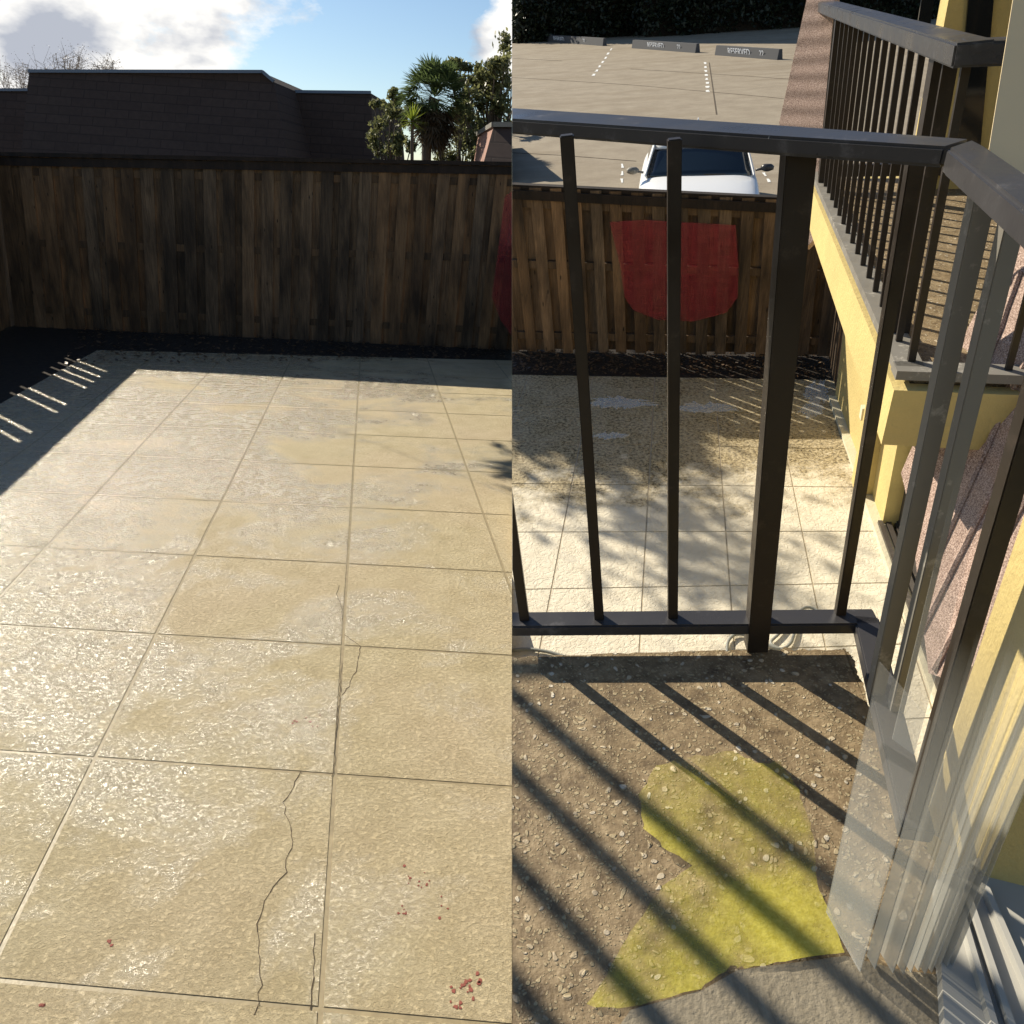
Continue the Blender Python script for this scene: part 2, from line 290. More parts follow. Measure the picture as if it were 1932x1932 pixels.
# ------------------------------------------------------------------ builders
class MB:
    def __init__(s): s.v = []; s.f = []
    def poly(s, pts):
        k = len(s.v); s.v += [np.asarray(p, float) for p in pts]; s.f.append(list(range(k, k+len(pts)))); return s
    def hexa(s, bot, top):
        k = len(s.v); n = len(bot); s.v += [np.asarray(p, float) for p in bot]+[np.asarray(p, float) for p in top]
        s.f.append(list(range(k+n-1, k-1, -1))); s.f.append(list(range(k+n, k+2*n)))
        for i in range(n): s.f.append([k+i, k+(i+1) % n, k+n+(i+1) % n, k+n+i])
        return s
    def slab(s, pts, vec):
        vec = np.asarray(vec, float); return s.hexa([np.asarray(p)+vec for p in pts], pts) if True else s
    def bar(s, p, q, u, wu, wv, v=None):
        """box from p to q, half widths wu along u and wv along the third axis"""
        p, q, u = map(lambda x: np.asarray(x, float), (p, q, u)); d = (q-p)/np.linalg.norm(q-p)
        u = u-d*(u@d); u /= np.linalg.norm(u); v = np.cross(d, u)
        r = [(-1, -1), (1, -1), (1, 1), (-1, 1)]
        return s.hexa([p+u*a*wu+v*b*wv for a, b in r], [q+u*a*wu+v*b*wv for a, b in r])
    def tube(s, pts, r0, r1=None, n=7):
        r1 = r0 if r1 is None else r1; P = [np.asarray(p, float) for p in pts]; k0 = len(s.v); m = len(P)
        for i, p in enumerate(P):
            d = P[min(i+1, m-1)]-P[max(i-1, 0)]; d /= np.linalg.norm(d)+1e-9; a = np.cross(d, [0.2, .1, 1]); a /= np.linalg.norm(a)+1e-9; b = np.cross(d, a)
            r = r0+(r1-r0)*i/(m-1)
            for j in range(n):
                t = 2*math.pi*j/n; s.v.append(p+a*math.cos(t)*r+b*math.sin(t)*r)
        for i in range(m-1):
            for j in range(n): s.f.append([k0+i*n+j, k0+i*n+(j+1) % n, k0+(i+1)*n+(j+1) % n, k0+(i+1)*n+j])
        s.f.append([k0+j for j in range(n)][::-1]); s.f.append([k0+(m-1)*n+j for j in range(n)]); return s
    def build(s, name, mat, parent=None, spot=A, base=None, smooth=False, bevel=0, clip=True):
        if parent is not None: base = parent['_b'].to_list() if hasattr(parent['_b'], 'to_list') else list(parent['_b'])
        base = np.array([0, 0, 0]) if base is None else np.asarray(base, float)
        me = bpy.data.meshes.new(name); V = np.array(s.v) if s.v else np.zeros((0, 3))
        me.from_pydata([tuple(v) for v in (V-base)], [], s.f)
        bm = bmesh.new(); bm.from_mesh(me)
        if bevel: bmesh.ops.bevel(bm, geom=list(bm.edges), offset=bevel, segments=2, affect='EDGES', clamp_overlap=True)
        if clip:
            ax = spot.R[:, 0]; sd = (V-spot.eye)@ax*spot.side
            if len(V) and sd.min() < 0:
                pc = spot.eye+ax*spot.side*.0006-base; nn = ax*spot.side
                r = bmesh.ops.bisect_plane(bm, geom=bm.verts[:]+bm.edges[:]+bm.faces[:], plane_co=tuple(pc), plane_no=tuple(nn), clear_inner=True, dist=1e-6)
                ed = [g for g in r['geom_cut'] if isinstance(g, bmesh.types.BMEdge) and g.is_valid and g.is_boundary]
                try: bmesh.ops.holes_fill(bm, edges=ed, sides=0)
                except Exception: pass
        if len(bm.faces) < 5000: bmesh.ops.recalc_face_normals(bm, faces=bm.faces[:])
        bm.to_mesh(me); bm.free()
        me.materials.append(mat)
        if smooth:
            for p in me.polygons: p.use_smooth = True
        o = bpy.data.objects.new(name, me); C.objects.link(o)
        if parent is not None: o.parent = parent
        else: o.matrix_world = spot.M@Matrix.Translation(tuple(base))
        return o
def tag(o, label=None, cat=None, group=None, kind=None):
    if label: o['label'] = label
    if cat: o['category'] = cat
    if group: o['group'] = group
    if kind: o['kind'] = kind
    return o
def thing(name, label, cat, spot, base, group=None):
    o = bpy.data.objects.new(name, None); C.objects.link(o); o.empty_display_size = .1
    o.matrix_world = spot.M@Matrix.Translation(tuple(base)); o['_b'] = [float(x) for x in base]
    return tag(o, label, cat, group)
def struct(mb, name, mat, spot=A, **k): return tag(mb.build(name, mat, spot=spot, **k), kind='structure')
def lerp(a, b, t): return np.asarray(a)*(1-t)+np.asarray(b)*t
def homog(src, dst):
    M = []
    for (x, y), (u, v) in zip(src, dst):
        u /= 1000; v /= 1000
        M.append([x, y, 1, 0, 0, 0, -u*x, -u*y, -u]); M.append([0, 0, 0, x, y, 1, -v*x, -v*y, -v])
    H = np.linalg.svd(np.array(M))[2][-1].reshape(3, 3); return np.diag([1000, 1000, 1])@H
def gridder(H):
    def f(i, j):
        q = H@np.array([i, j, 1.]); return q[:2]/q[2]
    return f

# ================================================================== SPOT A: the washed terrace
PA = lambda x, y, z=0.0: A.g(x, y, z)
srcA = [(0, 5), (1, 3), (1, 5), (1, 7), (2, 1), (2, 2), (2, 4), (2, 6), (3, 0), (3, 1), (3, 2), (3, 4), (3, 6), (3, 7), (4, 3), (4, 5), (4, 7)]
dstA = [(37, 853), (88, 1028), (247, 861), (343, 760), (186, 1428), (299, 1194), (420, 944), (483, 814), (599, 1909), (628, 1466), (644, 1218), (662, 954), (670, 820), (673, 773), (951, 1082), (883, 888), (845, 780)]
GA = gridder(homog(srcA, dstA))
def ga(i, j, z=0.0): q = GA(i, j); return PA(q[0], q[1], z)
# far edge of the terrace (px) and its left edge
E0, E1 = PA(170, 668), PA(990, 681)
def tile_grid(gf, ir, jr, gap, spot, z=0.0, depth=.012, keep=None, sub=1):
    mb = MB()
    for i in ir:
        for j in jr:
            c = [gf(i, j), gf(i+1, j), gf(i+1, j+1), gf(i, j+1)]
            if keep and not keep(c): continue
            m = sum(c)/4; q = []
            for k in range(4):
                p = c[k]; e1 = c[(k+1) % 4]-p; e2 = c[(k-1) % 4]-p; e1 = e1/np.linalg.norm(e1); e2 = e2/np.linalg.norm(e2)
                q.append(p+(e1+e2)*gap)
            mb.hexa([x-np.array([0, 0, depth]) for x in q], q)
    return mb
# terrace outline: left edge runs along the left bed
TL0, TL1 = PA(-60, 795), PA(170, 668)
dl = (TL1-TL0)/np.linalg.norm(TL1-TL0)
base_out = [TL0-dl*9, TL1, PA(203, 661), E1+(E1-E0)*.1, PA(1000, 2300)+np.array([.5, -3, 0]), TL0-dl*9+np.array([0, -4, 0])]
import itertools
jt = MB().slab([p-np.array([0, 0, .003]) for p in base_out], (0, 0, -.28)); struct(jt, 'patio_joints', MT['joint'])
def clip_to(mb, p, n):
    pass
def halfclip(mb, cuts, extra=None):
    """trim a tile sheet to the terrace outline"""
    me = bpy.data.meshes.new('t'); me.from_pydata([tuple(v) for v in mb.v], [], mb.f); bm = bmesh.new(); bm.from_mesh(me)
    for p, n in cuts:
        bmesh.ops.bisect_plane(bm, geom=bm.verts[:]+bm.edges[:]+bm.faces[:], plane_co=tuple(p), plane_no=tuple(n), clear_inner=True, dist=1e-6)
    o = MB(); bm.verts.index_update(); o.v = [np.array(v.co) for v in bm.verts]; o.f = [[v.index for v in f.verts] for f in bm.faces]; bm.free(); bpy.data.meshes.remove(me); return o
tiles = tile_grid(ga, range(-6, 7), range(-4, 13), .010, A, depth=.003)
ee = E1-PA(203, 661); nfar = np.array([ee[1], -ee[0], 0]);
nleft = np.array([dl[1], -dl[0], 0])
if nfar[1] > 0: nfar = -nfar
tiles = halfclip(tiles, [(PA(203, 661), nfar), (TL1, nleft)])
patio = struct(tiles, 'patio', MT['patio'])
# cracks and chipped joint edges
def ribbon(mb, pts, w, z=.0015, spot=A, jit=.004):
    P = [spot.g(x, y) for x, y in pts]; Q = []
    for a_, b_ in zip(P[:-1], P[1:]):
        n = max(2, int(np.linalg.norm(b_-a_)/.03))
        for k in range(n): Q.append(lerp(a_, b_, k/n)+np.array([random.gauss(0, jit), random.gauss(0, jit), 0]))
    Q.append(P[-1]); 
    for a_, b_ in zip(Q[:-1], Q[1:]):
        d = b_-a_; n = np.array([-d[1], d[0], 0]); n /= np.linalg.norm(n)+1e-9; ww = w*random.uniform(.4, 1.3)
        up = np.array([0, 0, z]); mb.hexa([a_-n*ww, b_-n*ww, b_+n*ww, a_+n*ww], [a_-n*ww+up, b_-n*ww+up, b_+n*ww+up, a_+n*ww+up])
ck = MB()
ribbon(ck, [(568, 1456), (536, 1515), (548, 1560), (552, 1600), (538, 1622), (542, 1648), (515, 1672), (490, 1730), (484, 1760), (490, 1810), (494, 1855), (480, 1915)], .0016)
ribbon(ck, [(650, 1198), (668, 1210), (680, 1220), (672, 1262), (655, 1300), (645, 1312)], .0015)
ribbon(ck, [(640, 1105), (634, 1120), (642, 1140), (646, 1168)], .0015)
ribbon(ck, [(594, 1760), (590, 1830), (585, 1905)], .0018)
ribbon(ck, [(644, 1250), (640, 1330), (632, 1420), (626, 1465)], .0012)
cko = ck.build('crack', MT['crack'], base=(0, 0, 0)); ckm = cko.matrix_world.copy(); cko.parent = patio
fk = MB()
for (x, y, n, s_) in ((878, 1858, 9, 26), (560, 1365, 3, 10), (778, 1650, 7, 22), (795, 1672, 4, 12), (765, 1720, 6, 12), (830, 1710, 4, 30), (590, 1362, 5, 14), (865, 1895, 5, 24), (208, 1778, 4, 8), (82, 1898, 4, 8), (383, 768, 10, 26), (900, 1860, 4, 30)):
    for k in range(n):
        c = PA(x+random.gauss(0, s_*.45), y+random.gauss(0, s_*.45)); r = random.uniform(.003, .008)*(1.5 if (y > 1840 and x > 800) else 1)
        pts = [c+np.array([math.cos(t)*r*random.uniform(.5, 1.2), math.sin(t)*r*random.uniform(.5, 1.2), 0]) for t in np.linspace(0, 2*math.pi, 7)[:-1]]
        fk.hexa(pts, [p+np.array([0, 0, .002]) for p in pts])
fko = fk.build('paint_fleck', Mat('dark_red_flecks', (.24, .07, .05), .8).m); fko.parent = patio
# bed of soil round the terrace and the land behind
soil = MB().slab([PA(203, 661)-dl*30+np.array([-14, 0, -.03]), PA(203, 661)+np.array([-16, 60, -.03]), PA(203, 661)+np.array([40, 60, -.03]), np.array([6, -4, -.03]), np.array([-30, -6, -.03])], (0, 0, -.3))
for i, v in enumerate(soil.v): v[2] = -.30 if i < 5 else -.03
soil_o = MB().hexa([np.array([x, y, -.6]) for x, y in ((-45, -8), (12, -8), (30, 110), (-90, 110))], [np.array([x, y, -.34]) for x, y in ((-45, -8), (12, -8), (30, 110), (-90, 110))])
struct(soil_o, 'ground', MT['soil'])
fx = (E1-E0)/np.linalg.norm(E1-E0); 
back = MB(); g1, g2 = PA(203, 661), PA(990, 681)
back.hexa([np.array([*p[:2], -.33]) for p in (TL1-dl*14, TL1, g1, g2+fx*.5, g2+np.array([1, 4.5, 0]), TL1+np.array([-6, 6, 0]), TL1-dl*14+np.array([-6, 0, 0]))],
          [np.array([*p[:2], -.025]) for p in (TL1-dl*14, TL1, g1, g2+fx*.5, g2+np.array([1, 4.5, 0]), TL1+np.array([-6, 6, 0]), TL1-dl*14+np.array([-6, 0, 0]))])
struct(back, 'planting_bed', MT['soil'])
def litter(spot, quad, n, size, name, z=0.0, label='scattered dry leaves lying on the soil of the bed'):
    mb = MB()
    for k in range(n):
        u, v = random.random(), random.random(); p = lerp(lerp(quad[0], quad[1], u), lerp(quad[3], quad[2], u), v)+np.array([0, 0, z+random.uniform(.004, .03)])
        t = random.uniform(0, 6.28); s_ = size*random.uniform(.5, 1.4); a_ = np.array([math.cos(t), math.sin(t), random.uniform(-.4, .4)])*s_; b_ = np.array([-math.sin(t), math.cos(t), random.uniform(-.4, .4)])*s_*.5
        mb.poly([p-a_, p-b_, p+a_, p+b_])
    return tag(mb.build(name, MT['litter'], spot=spot), label, 'leaf litter', kind='stuff')
litter(A, [PA(120, 690), PA(960, 676), PA(960, 640), PA(150, 620)], 1400, .035, 'leaf_litter', label='dry leaves and twigs littering the dark bed under the long fence')

def fence(spot, b0, b1, t0, t1, wid, gap, root, wood, slots=(), depth=.022, sep=.018, back=True, rails=(.10, .50, .90), cap=True, capw=.07, rag=.03, z0=-.02, gapf=None, capmat=None, bw=1.0):
    P0, P1 = spot.g(*b0), spot.g(*b1); h0, h1 = spot.rise(P0, t0), spot.rise(P1, t1); up = spot.up
    d = P1-P0; Ln = np.linalg.norm(d); d = d/Ln; n = np.cross(d, up); n /= np.linalg.norm(n)
    if (spot.eye-P0)@n < 0: n = -n                    # n points to the viewer
    H = lambda s_: h0+(h1-h0)*s_/Ln
    front = MB(); rear = MB(); s_ = 0.0; i = 0
    def board(mb, s0, s1, lo, hi, off, th):
        q = [(s0, off), (s1, off), (s1, off+th), (s0, off+th)]
        mb.hexa([P0+d*a_+n*b_+up*lo for a_, b_ in q], [P0+d*a_+n*b_+up*(hi+random.uniform(-.004, .004)) for a_, b_ in q])
    while s_ < Ln:
        ww = wid*random.uniform(.93, 1.06); g_ = gap*random.uniform(.85, 1.15) if gapf is None else gapf(i); lift = random.uniform(0, rag)
        board(front, s_, min(s_+ww, Ln), z0+lift, H(s_)-.02, sep+random.uniform(0, .004), depth)
        if back:
            if not any(abs((s_+ww+g_/2)/Ln-q) < wid*.55/Ln for q in slots): board(rear, s_+ww-.035, s_+ww+g_+.035, z0+random.uniform(0, rag), H(s_)-.03, -depth, depth*.9)
            else:
                board(rear, s_+ww-.035, s_+ww+g_*.42, z0, H(s_)-.03, -depth, depth*.9); board(rear, s_+ww+g_*.42, s_+ww+g_+.035, z0, H(s_)*.55, -depth, depth*.9)
        s_ += ww+g_; i += 1
    front.build('boards', wood, root, spot); 
    if back: rear.build('rear_boards', wood, root, spot)
    for k in rails:
        r = MB(); a0, a1 = P0+up*(h0*k)+n*(sep/2), P1+up*(h1*k)+n*(sep/2); r.bar(a0, a1, n, sep*.48, .045*bw); r.build('rail', wood, root, spot)
    if cap:
        r = MB(); a0, a1 = P0+up*(h0-.02)+n*.012, P1+up*(h1-.02)+n*.012; r.bar(a0, a1, n, capw, .024*bw); r.build('cap_rail', capmat or MT['wooddark'], root, spot)
        r = MB(); a0, a1 = P0+up*(h0-.10*bw)+n*(sep+depth+.014), P1+up*(h1-.10*bw)+n*(sep+depth+.014); r.bar(a0, a1, n, .010, .05*bw); r.build('fascia_board', capmat or MT['wooddark'], root, spot)
    return P0, P1, d, n, h0, h1
t = thing('wooden_fence', 'long weathered board fence behind the washed terrace, dark cap along its top', 'fence', A, PA(105, 604))
FA = fence(A, (30, 612), (985, 658), 288, 308, .19, .12, t, MT['woodA'], bw=1.2, capw=.09, rag=.0, z0=-.05)
for s_ in (.30, .62, .93):
    p = lerp(FA[0], FA[1], s_)-FA[3]*.11; MB().bar(p-A.up*.3, p+A.up*lerp(FA[4], FA[5], s_)*.96, FA[2], .07, .07).build('post', MT['wooddark'], t, A)
SFX = 1
t = thing('wooden_fence', 'short side fence of narrow gapped boards at the left edge of the washed terrace', 'fence', A, PA(60, 640))
SF0, SF1 = (34, 606), (-340, 762)
sfr = fence(A, SF0, SF1, 291, 240, .215, .0, t, MT['woodA'], sep=.02, back=False, bw=1.4, rails=(.93,), capw=.09, gapf=lambda i: .085 if i in (3, 4, 5, 6, 9, 10, 13, 14) else .012)
kb = MB(); L_ = np.linalg.norm(sfr[1]-sfr[0]); o_ = sfr[3]*-.02
kb.hexa([sfr[0]-A.up*.02+o_, sfr[1]-A.up*.02+o_, sfr[1]-A.up*.02+o_*2, sfr[0]-A.up*.02+o_*2], [sfr[0]+A.up*sfr[4]*.60+o_, sfr[1]+A.up*sfr[5]*.60+o_, sfr[1]+A.up*sfr[5]*.60+o_*2, sfr[0]+A.up*sfr[4]*.60+o_*2]); kb.build('light_stop', MT['wooddark'], t, A)  # board added behind the fence to stop light through the lower gaps
# hedge behind the side fence
def leaves(mb, c, n, spread, size, spot=A, flat=False):
    k = len(mb.v); P = rng.normal(0, 1, (n, 3))*np.array(spread)+np.array(c); side = ((P-spot.eye)@spot.R[:, 0])*spot.side
    P = P[side > .05]; n = len(P)
    if n == 0: return
    d = rng.normal(0, 1, (n, 3)); d /= np.linalg.norm(d, axis=1)[:, None]; e_ = np.cross(d, rng.normal(0, 1, (n, 3))); e_ /= np.linalg.norm(e_, axis=1)[:, None]
    s_ = size*rng.uniform(.6, 1.3, (n, 1)); a_ = d*s_; b_ = e_*s_*.5
    Q = np.stack([P-a_, P-b_, P+a_, P+b_], 1).reshape(-1, 3); mb.v += list(Q)
    mb.f += [[k+4*i, k+4*i+1, k+4*i+2, k+4*i+3] for i in range(n)]
hd = thing('hedge', 'sunlit yellow green shrub seen through the gaps of the left side fence', 'shrub', A, PA(20, 600)+np.array([-2.2, 1.5, 0]))
hb = np.array(hd['_b'][:]); mb = MB()
for k in range(60): leaves(mb, hb+np.array([random.uniform(-1.2, .9), random.uniform(-3.2, 4.5), random.uniform(.3, 2.0)]), 90, (.22, .22, .2), .05)
mb.build('foliage', MT['leafB'], hd, A, clip=False)
for k in range(5): MB().tube([hb+np.array([0, k*1.2-2.5, 0]), hb+np.array([.1, k*1.2-2.4, 1.2])], .03, .015).build('stem', MT['bark'], hd, A)

# houses beyond
def house(label, prof, ytop, ybot, deep, fascia=True, mat='shingle', wallz=1.0, side=None):
    """prof: px outline of the mansard front, from lower left over the top to lower right"""
    n = len(prof); ys = [ybot]+[ytop]*(n-2)+[ybot]; P = [A.aty(x, y, yy) for (x, y), yy in zip(prof, ys)]
    t = thing('townhouse', label, 'house', A, (float(np.mean([p[0] for p in P])), ybot, -.34))
    mb = MB(); sh = np.array([0, deep, 0]); mb.hexa(P, [p+sh*(1 if i in (0, n-1) else (deep-(ytop-ybot))/deep) for i, p in enumerate(P)])
    mb.build('roof', MT[mat], t, A)
    z = min(P[0][2], P[-1][2]); x0, x1 = P[0][0]+.25, P[-1][0]-.25
    q = [np.array([x0, ybot+.3, -.34]), np.array([x1, ybot+.3, -.34]), np.array([x1, ybot+deep-.4, -.34]), np.array([x0, ybot+deep-.4, -.34])]
    mb = MB().hexa(q, [p+np.array([0, 0, z+.34-.003]) for p in q]); mb.build('wall', MT['stucco'], t, A)
    if fascia:
        mb = MB()
        for a_, b_ in zip(P[1:-2], P[2:-1]): mb.bar(a_+np.array([0, -.03, .03]), b_+np.array([0, -.03, .03]), (0, 1, 0), .06, .055)
        mb.build('fascia', MT['fascia'], t, A)
    return t, P
house('broad brown shingled townhouse with a flat topped mansard roof behind the long fence', [(36, 330), (55, 136), (496, 137), (517, 155), (548, 335)], 34, 32.2, 9)
house('lower brown shingled roof to the right of the broad townhouse', [(500, 335), (520, 174), (700, 176), (706, 335)], 37, 36, 9)
house('low dark roof end peeking out left of the broad townhouse', [(-90, 335), (-80, 171), (58, 171), (66, 335)], 38, 36.6, 9)
# small roof with a sunlit left cheek at the right
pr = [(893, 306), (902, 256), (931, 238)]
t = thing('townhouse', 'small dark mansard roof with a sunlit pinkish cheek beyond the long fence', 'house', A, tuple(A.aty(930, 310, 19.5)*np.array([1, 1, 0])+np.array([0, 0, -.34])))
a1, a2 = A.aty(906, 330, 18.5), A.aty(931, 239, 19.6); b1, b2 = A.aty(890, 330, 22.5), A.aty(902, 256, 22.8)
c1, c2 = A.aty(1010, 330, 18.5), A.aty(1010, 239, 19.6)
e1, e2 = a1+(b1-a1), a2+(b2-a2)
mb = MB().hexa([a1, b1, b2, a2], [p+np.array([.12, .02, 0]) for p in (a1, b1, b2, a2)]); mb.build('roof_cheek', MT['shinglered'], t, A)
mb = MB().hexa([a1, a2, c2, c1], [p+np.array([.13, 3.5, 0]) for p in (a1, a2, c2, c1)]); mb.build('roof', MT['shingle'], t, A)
mb = MB().bar(a2+np.array([0, 0, .04]), b2+np.array([0, 0, .04]), (1, 0, 0), .05, .05); mb.bar(a2+np.array([0, -.05, .04]), c2+np.array([0, -.05, .04]), (0, 1, 0), .05, .05); mb.build('fascia', MT['greymetal'], t, A)
q = [np.array([a1[0]+.2, 18.7, -.34]), np.array([c1[0], 18.7, -.34]), np.array([c1[0], 22, -.34]), np.array([a1[0]+.2, 22, -.34])]
MB().hexa(q, [np.array([p[0], p[1], a1[2]-.004]) for p in q]).build('wall', MT['stucco'], t, A)

# trees
def tree(label, px, py_base, y, clumps, leaf, size, dens, trunk=.12, bark='bark', spreadk=1.0, limbs=True, name='broadleaf_tree'):
    b_ = A.aty(px, py_base, y); b_[2] = -.34; t = thing(name, label, 'tree', A, tuple(b_)); mb = MB(); tr = MB()
    cs = [A.aty(x, yy, y+random.uniform(-1.0, 1.0)) for x, yy, r in clumps]
    mid = sum(cs)/len(cs); fork = lerp(b_, mid, .45)
    tr.tube([b_, lerp(b_, fork, .5)+np.array([.05, 0, 0]), fork], trunk, trunk*.7)
    for c, (x, yy, r) in zip(cs, clumps):
        rr = r*y/F*1.05*spreadk
        for k in range(max(3, int(r/5))):
            cc = c+rng.normal(0, rr*.5, 3); leaves(mb, cc, int(dens), (rr*.26, rr*.3, rr*.22), size)
            if limbs: tr.tube([fork, lerp(fork, c, .6)+rng.normal(0, .08, 3), cc], trunk*.3, .008, 5)
    tr.build('trunk', MT[bark], t, A); mb.build('crown', MT[leaf], t, A, clip=False); return t
random.seed(3)
cl = [(940, 110, 24), (915, 125, 18), (955, 150, 26), (925, 165, 26), (895, 150, 14), (875, 125, 12), (860, 118, 10), (845, 130, 10), (905, 195, 24), (945, 205, 28), (870, 160, 14), (960, 235, 26), (905, 235, 26), (880, 200, 18), (955, 85, 14), (925, 140, 16), (990, 150, 50), (990, 240, 40)]
tree('tall loose leafed tree with sky showing through, above the small roof at the right', 925, 300, 27, cl, 'leafA', .085, 95, .16)
tree('low olive green bush right of the lower roof, beside the palm', 735, 310, 25, [(712, 192, 10), (735, 185, 12), (752, 182, 10), (730, 215, 16), (750, 240, 20), (720, 260, 20), (745, 285, 22), (770, 290, 16), (715, 290, 14)], 'leafA', .07, 120, .08, name='bush')
tree('dense green shrub between the palm and the small roof', 865, 310, 24, [(872, 195, 14), (885, 225, 16), (860, 250, 20), (880, 275, 22), (845, 290, 22), (890, 295, 18), (825, 270, 14), (868, 215, 12)], 'leafA', .065, 130, .08, name='bush')
def baretree(label, px, top, y, wpx, seed):
    random.seed(seed); b_ = A.aty(px, 300, y); b_[2] = -.34; t = thing('bare_tree', label, 'tree', A, tuple(b_)); tr = MB(); mb = MB()
    tp = A.aty(px, top, y); hh = tp-b_; tr.tube([b_, b_+hh*.55], .14, .08)
    for k in range(26):
        s0 = b_+hh*random.uniform(.35, .6); e_ = A.aty(px+random.uniform(-1, 1)*wpx, top+abs(random.gauss(0, 16)), y+random.uniform(-1, 1)); m_ = lerp(s0, e_, .55)+rng.normal(0, .12, 3)
        tr.tube([s0, m_, e_], .035, .008, 5)
        for q in range(9):
            u = random.uniform(.3, 1); st = lerp(m_, e_, u); dd = rng.normal(0, .35, 3); dd[2] = abs(dd[2]); tr.tube([st, st+dd], .011, .004, 4); leaves(mb, st+dd, 3, (.08, .08, .08), .04)
    tr.build('trunk', MT['palebark'], t, A); mb.build('crown', MT['deadpalm'], t, A, clip=False)
baretree('pale bare twigged tree rising behind the left end of the broad roof', 30, 122, 50, 42, 1)
baretree('thin bare twigged tree above the middle of the left roof', 118, 102, 50, 38, 2)
baretree('low bare twigs just above the broad roof, right of the others', 195, 115, 50, 26, 5)
random.seed(12)
ot = thing('broadleaf_tree', 'tree standing left of the terrace, its limb above the view with leaf clumps added for shade', 'tree', A, (-16.0, 19.0, -.34)); ob = np.array([-16.0, 19.0, -.34]); tr = MB(); mb = MB()
top_ = ob+np.array([.6, .3, 7.2]); tr.tube([ob, lerp(ob, top_, .5)+np.array([.1, 0, 0]), top_], .26, .16, 9)
sdA = np.array(sdir)
for (px_, py_) in ((1030, 880), (1080, 905), (1070, 960), (1110, 985), (1150, 1020), (1190, 1090), (1130, 1060), (1210, 1000)):
    lp = B.g(px_+150, py_); wp = np.array(B.M@Vector(lp)); c_ = wp-sdA*13.2; tr.tube([top_, lerp(top_, c_, .5)+np.array([0, 0, .5]), c_], .008, .005, 4) if px_ == 1110 else None
    for q in range(5): leaves(mb, c_+rng.normal(0, .24, 3), 26, (.2, .2, .14), .07)
for px_ in (1015, 1060, 1105, 1150, 1200):  # dense unseen clumps added to shade the patio where the fence is cut off
    for py_ in (725, 745, 768, 790):
        if px_+(py_-725)*1.2 > 1235: continue
        wp = np.array(B.M@Vector(B.g(px_, py_))); leaves(mb, wp-sdA*13.2, 560, (.26, .26, .22), .12)
tr.build('trunk', MT['bark'], ot, A, clip=False); mb.build('crown', MT['leafA'], ot, A, clip=False)
# palm
pb = A.aty(803, 310, 22.5); pb[2] = -.34; t = thing('palm_tree', 'shaggy fan palm with a brown skirt of dead fronds, right of the roofs', 'palm tree', A, tuple(pb))
crown = A.aty(820, 185, 22.5); base_c = A.aty(806, 235, 22.5)
tr = MB().tube([pb, lerp(pb, base_c, .5), base_c, crown], .11, .14, 10); tr.build('trunk', MT['bark'], t, A)
def fan(mb, c, dr, R_, n=11, w=.022):
    dr = dr/np.linalg.norm(dr); tp = c+dr*R_*.5; s_ = np.cross(dr, [0.1, .2, 1]); s_ /= np.linalg.norm(s_)+1e-9; u_ = np.cross(s_, dr)
    mb.poly([c-s_*.012, c+s_*.012, tp+s_*.012, tp-s_*.012])
    for k in range(n):
        an = (k/(n-1)-.5)*2.6; v_ = dr*math.cos(an)+s_*math.sin(an)+u_*random.uniform(-.12, .12); L_ = R_*.55*random.uniform(.8, 1.05)
        pp = np.cross(v_, u_); pp /= np.linalg.norm(pp)+1e-9; mb.poly([tp, tp+v_*L_*.5+pp*w, tp+v_*L_+np.array([0, 0, -.12*L_]), tp+v_*L_*.5-pp*w])
random.seed(9); g = MB(); dd = MB()
for k in range(130):
    th = random.uniform(0, 6.28); el = random.uniform(-.5, 1.45); v_ = np.array([math.cos(th)*math.cos(el), math.sin(th)*math.cos(el), math.sin(el)]); fan(g, crown+v_*.1, v_, random.uniform(.75, 1.0))
for k in range(150):
    th = random.uniform(0, 6.28); el = random.uniform(-1.45, -.15); v_ = np.array([math.cos(th)*math.cos(el)*.8, math.sin(th)*math.cos(el)*.8, math.sin(el)]); fan(dd, crown-np.array([0, 0, random.uniform(0, .55)]), v_, random.uniform(.65, .95))
g.build('crown', MT['palm'], t, A); dd.build('dead_fronds', MT['deadpalm'], t, A)
yb = A.aty(778, 320, 20.5); yb[2] = -.34; t = thing('yucca', 'bright green spiky yucca standing before the palm', 'plant', A, tuple(yb)); yc = A.aty(778, 228, 20.5); g = MB()
for k in range(70):
    th = random.uniform(0, 6.28); el = random.uniform(-.9, 1.4); v_ = np.array([math.cos(th)*math.cos(el), math.sin(th)*math.cos(el), math.sin(el)]); s_ = np.cross(v_, [0, 0.1, 1]); s_ /= np.linalg.norm(s_); g.poly([yc-s_*.02, yc+s_*.02, yc+v_*.42])
g.build('crown', MT['leafB'], t, A); MB().tube([yb, yc], .05, .04).build('trunk', MT['bark'], t, A)
# red window reflection, modelled as a sheer sheet before the long fence
FAp, FAn = FA[0], FA[3]
def onfence(sp, px, py, P0, n, off=.10): return sp.plane(px, py, P0+n*off, n)
def reflpoly(name, sp, P0, n, pts, mat, label, cat, off=.1):
    P = [onfence(sp, x, y, P0, n, off) for x, y in pts]; return tag(MB().hexa([p-n*.004 for p in P], P).build(name, mat, spot=sp, base=P[0]), label, cat)
reflpoly('red_reflection', A, FAp, FAn, [(952, 372), (985, 345), (985, 660), (945, 605), (928, 560), (940, 470)], MT['red'], 'red window reflection shown as a sheer sheet before the right end of the long fence', 'reflection_sheet')

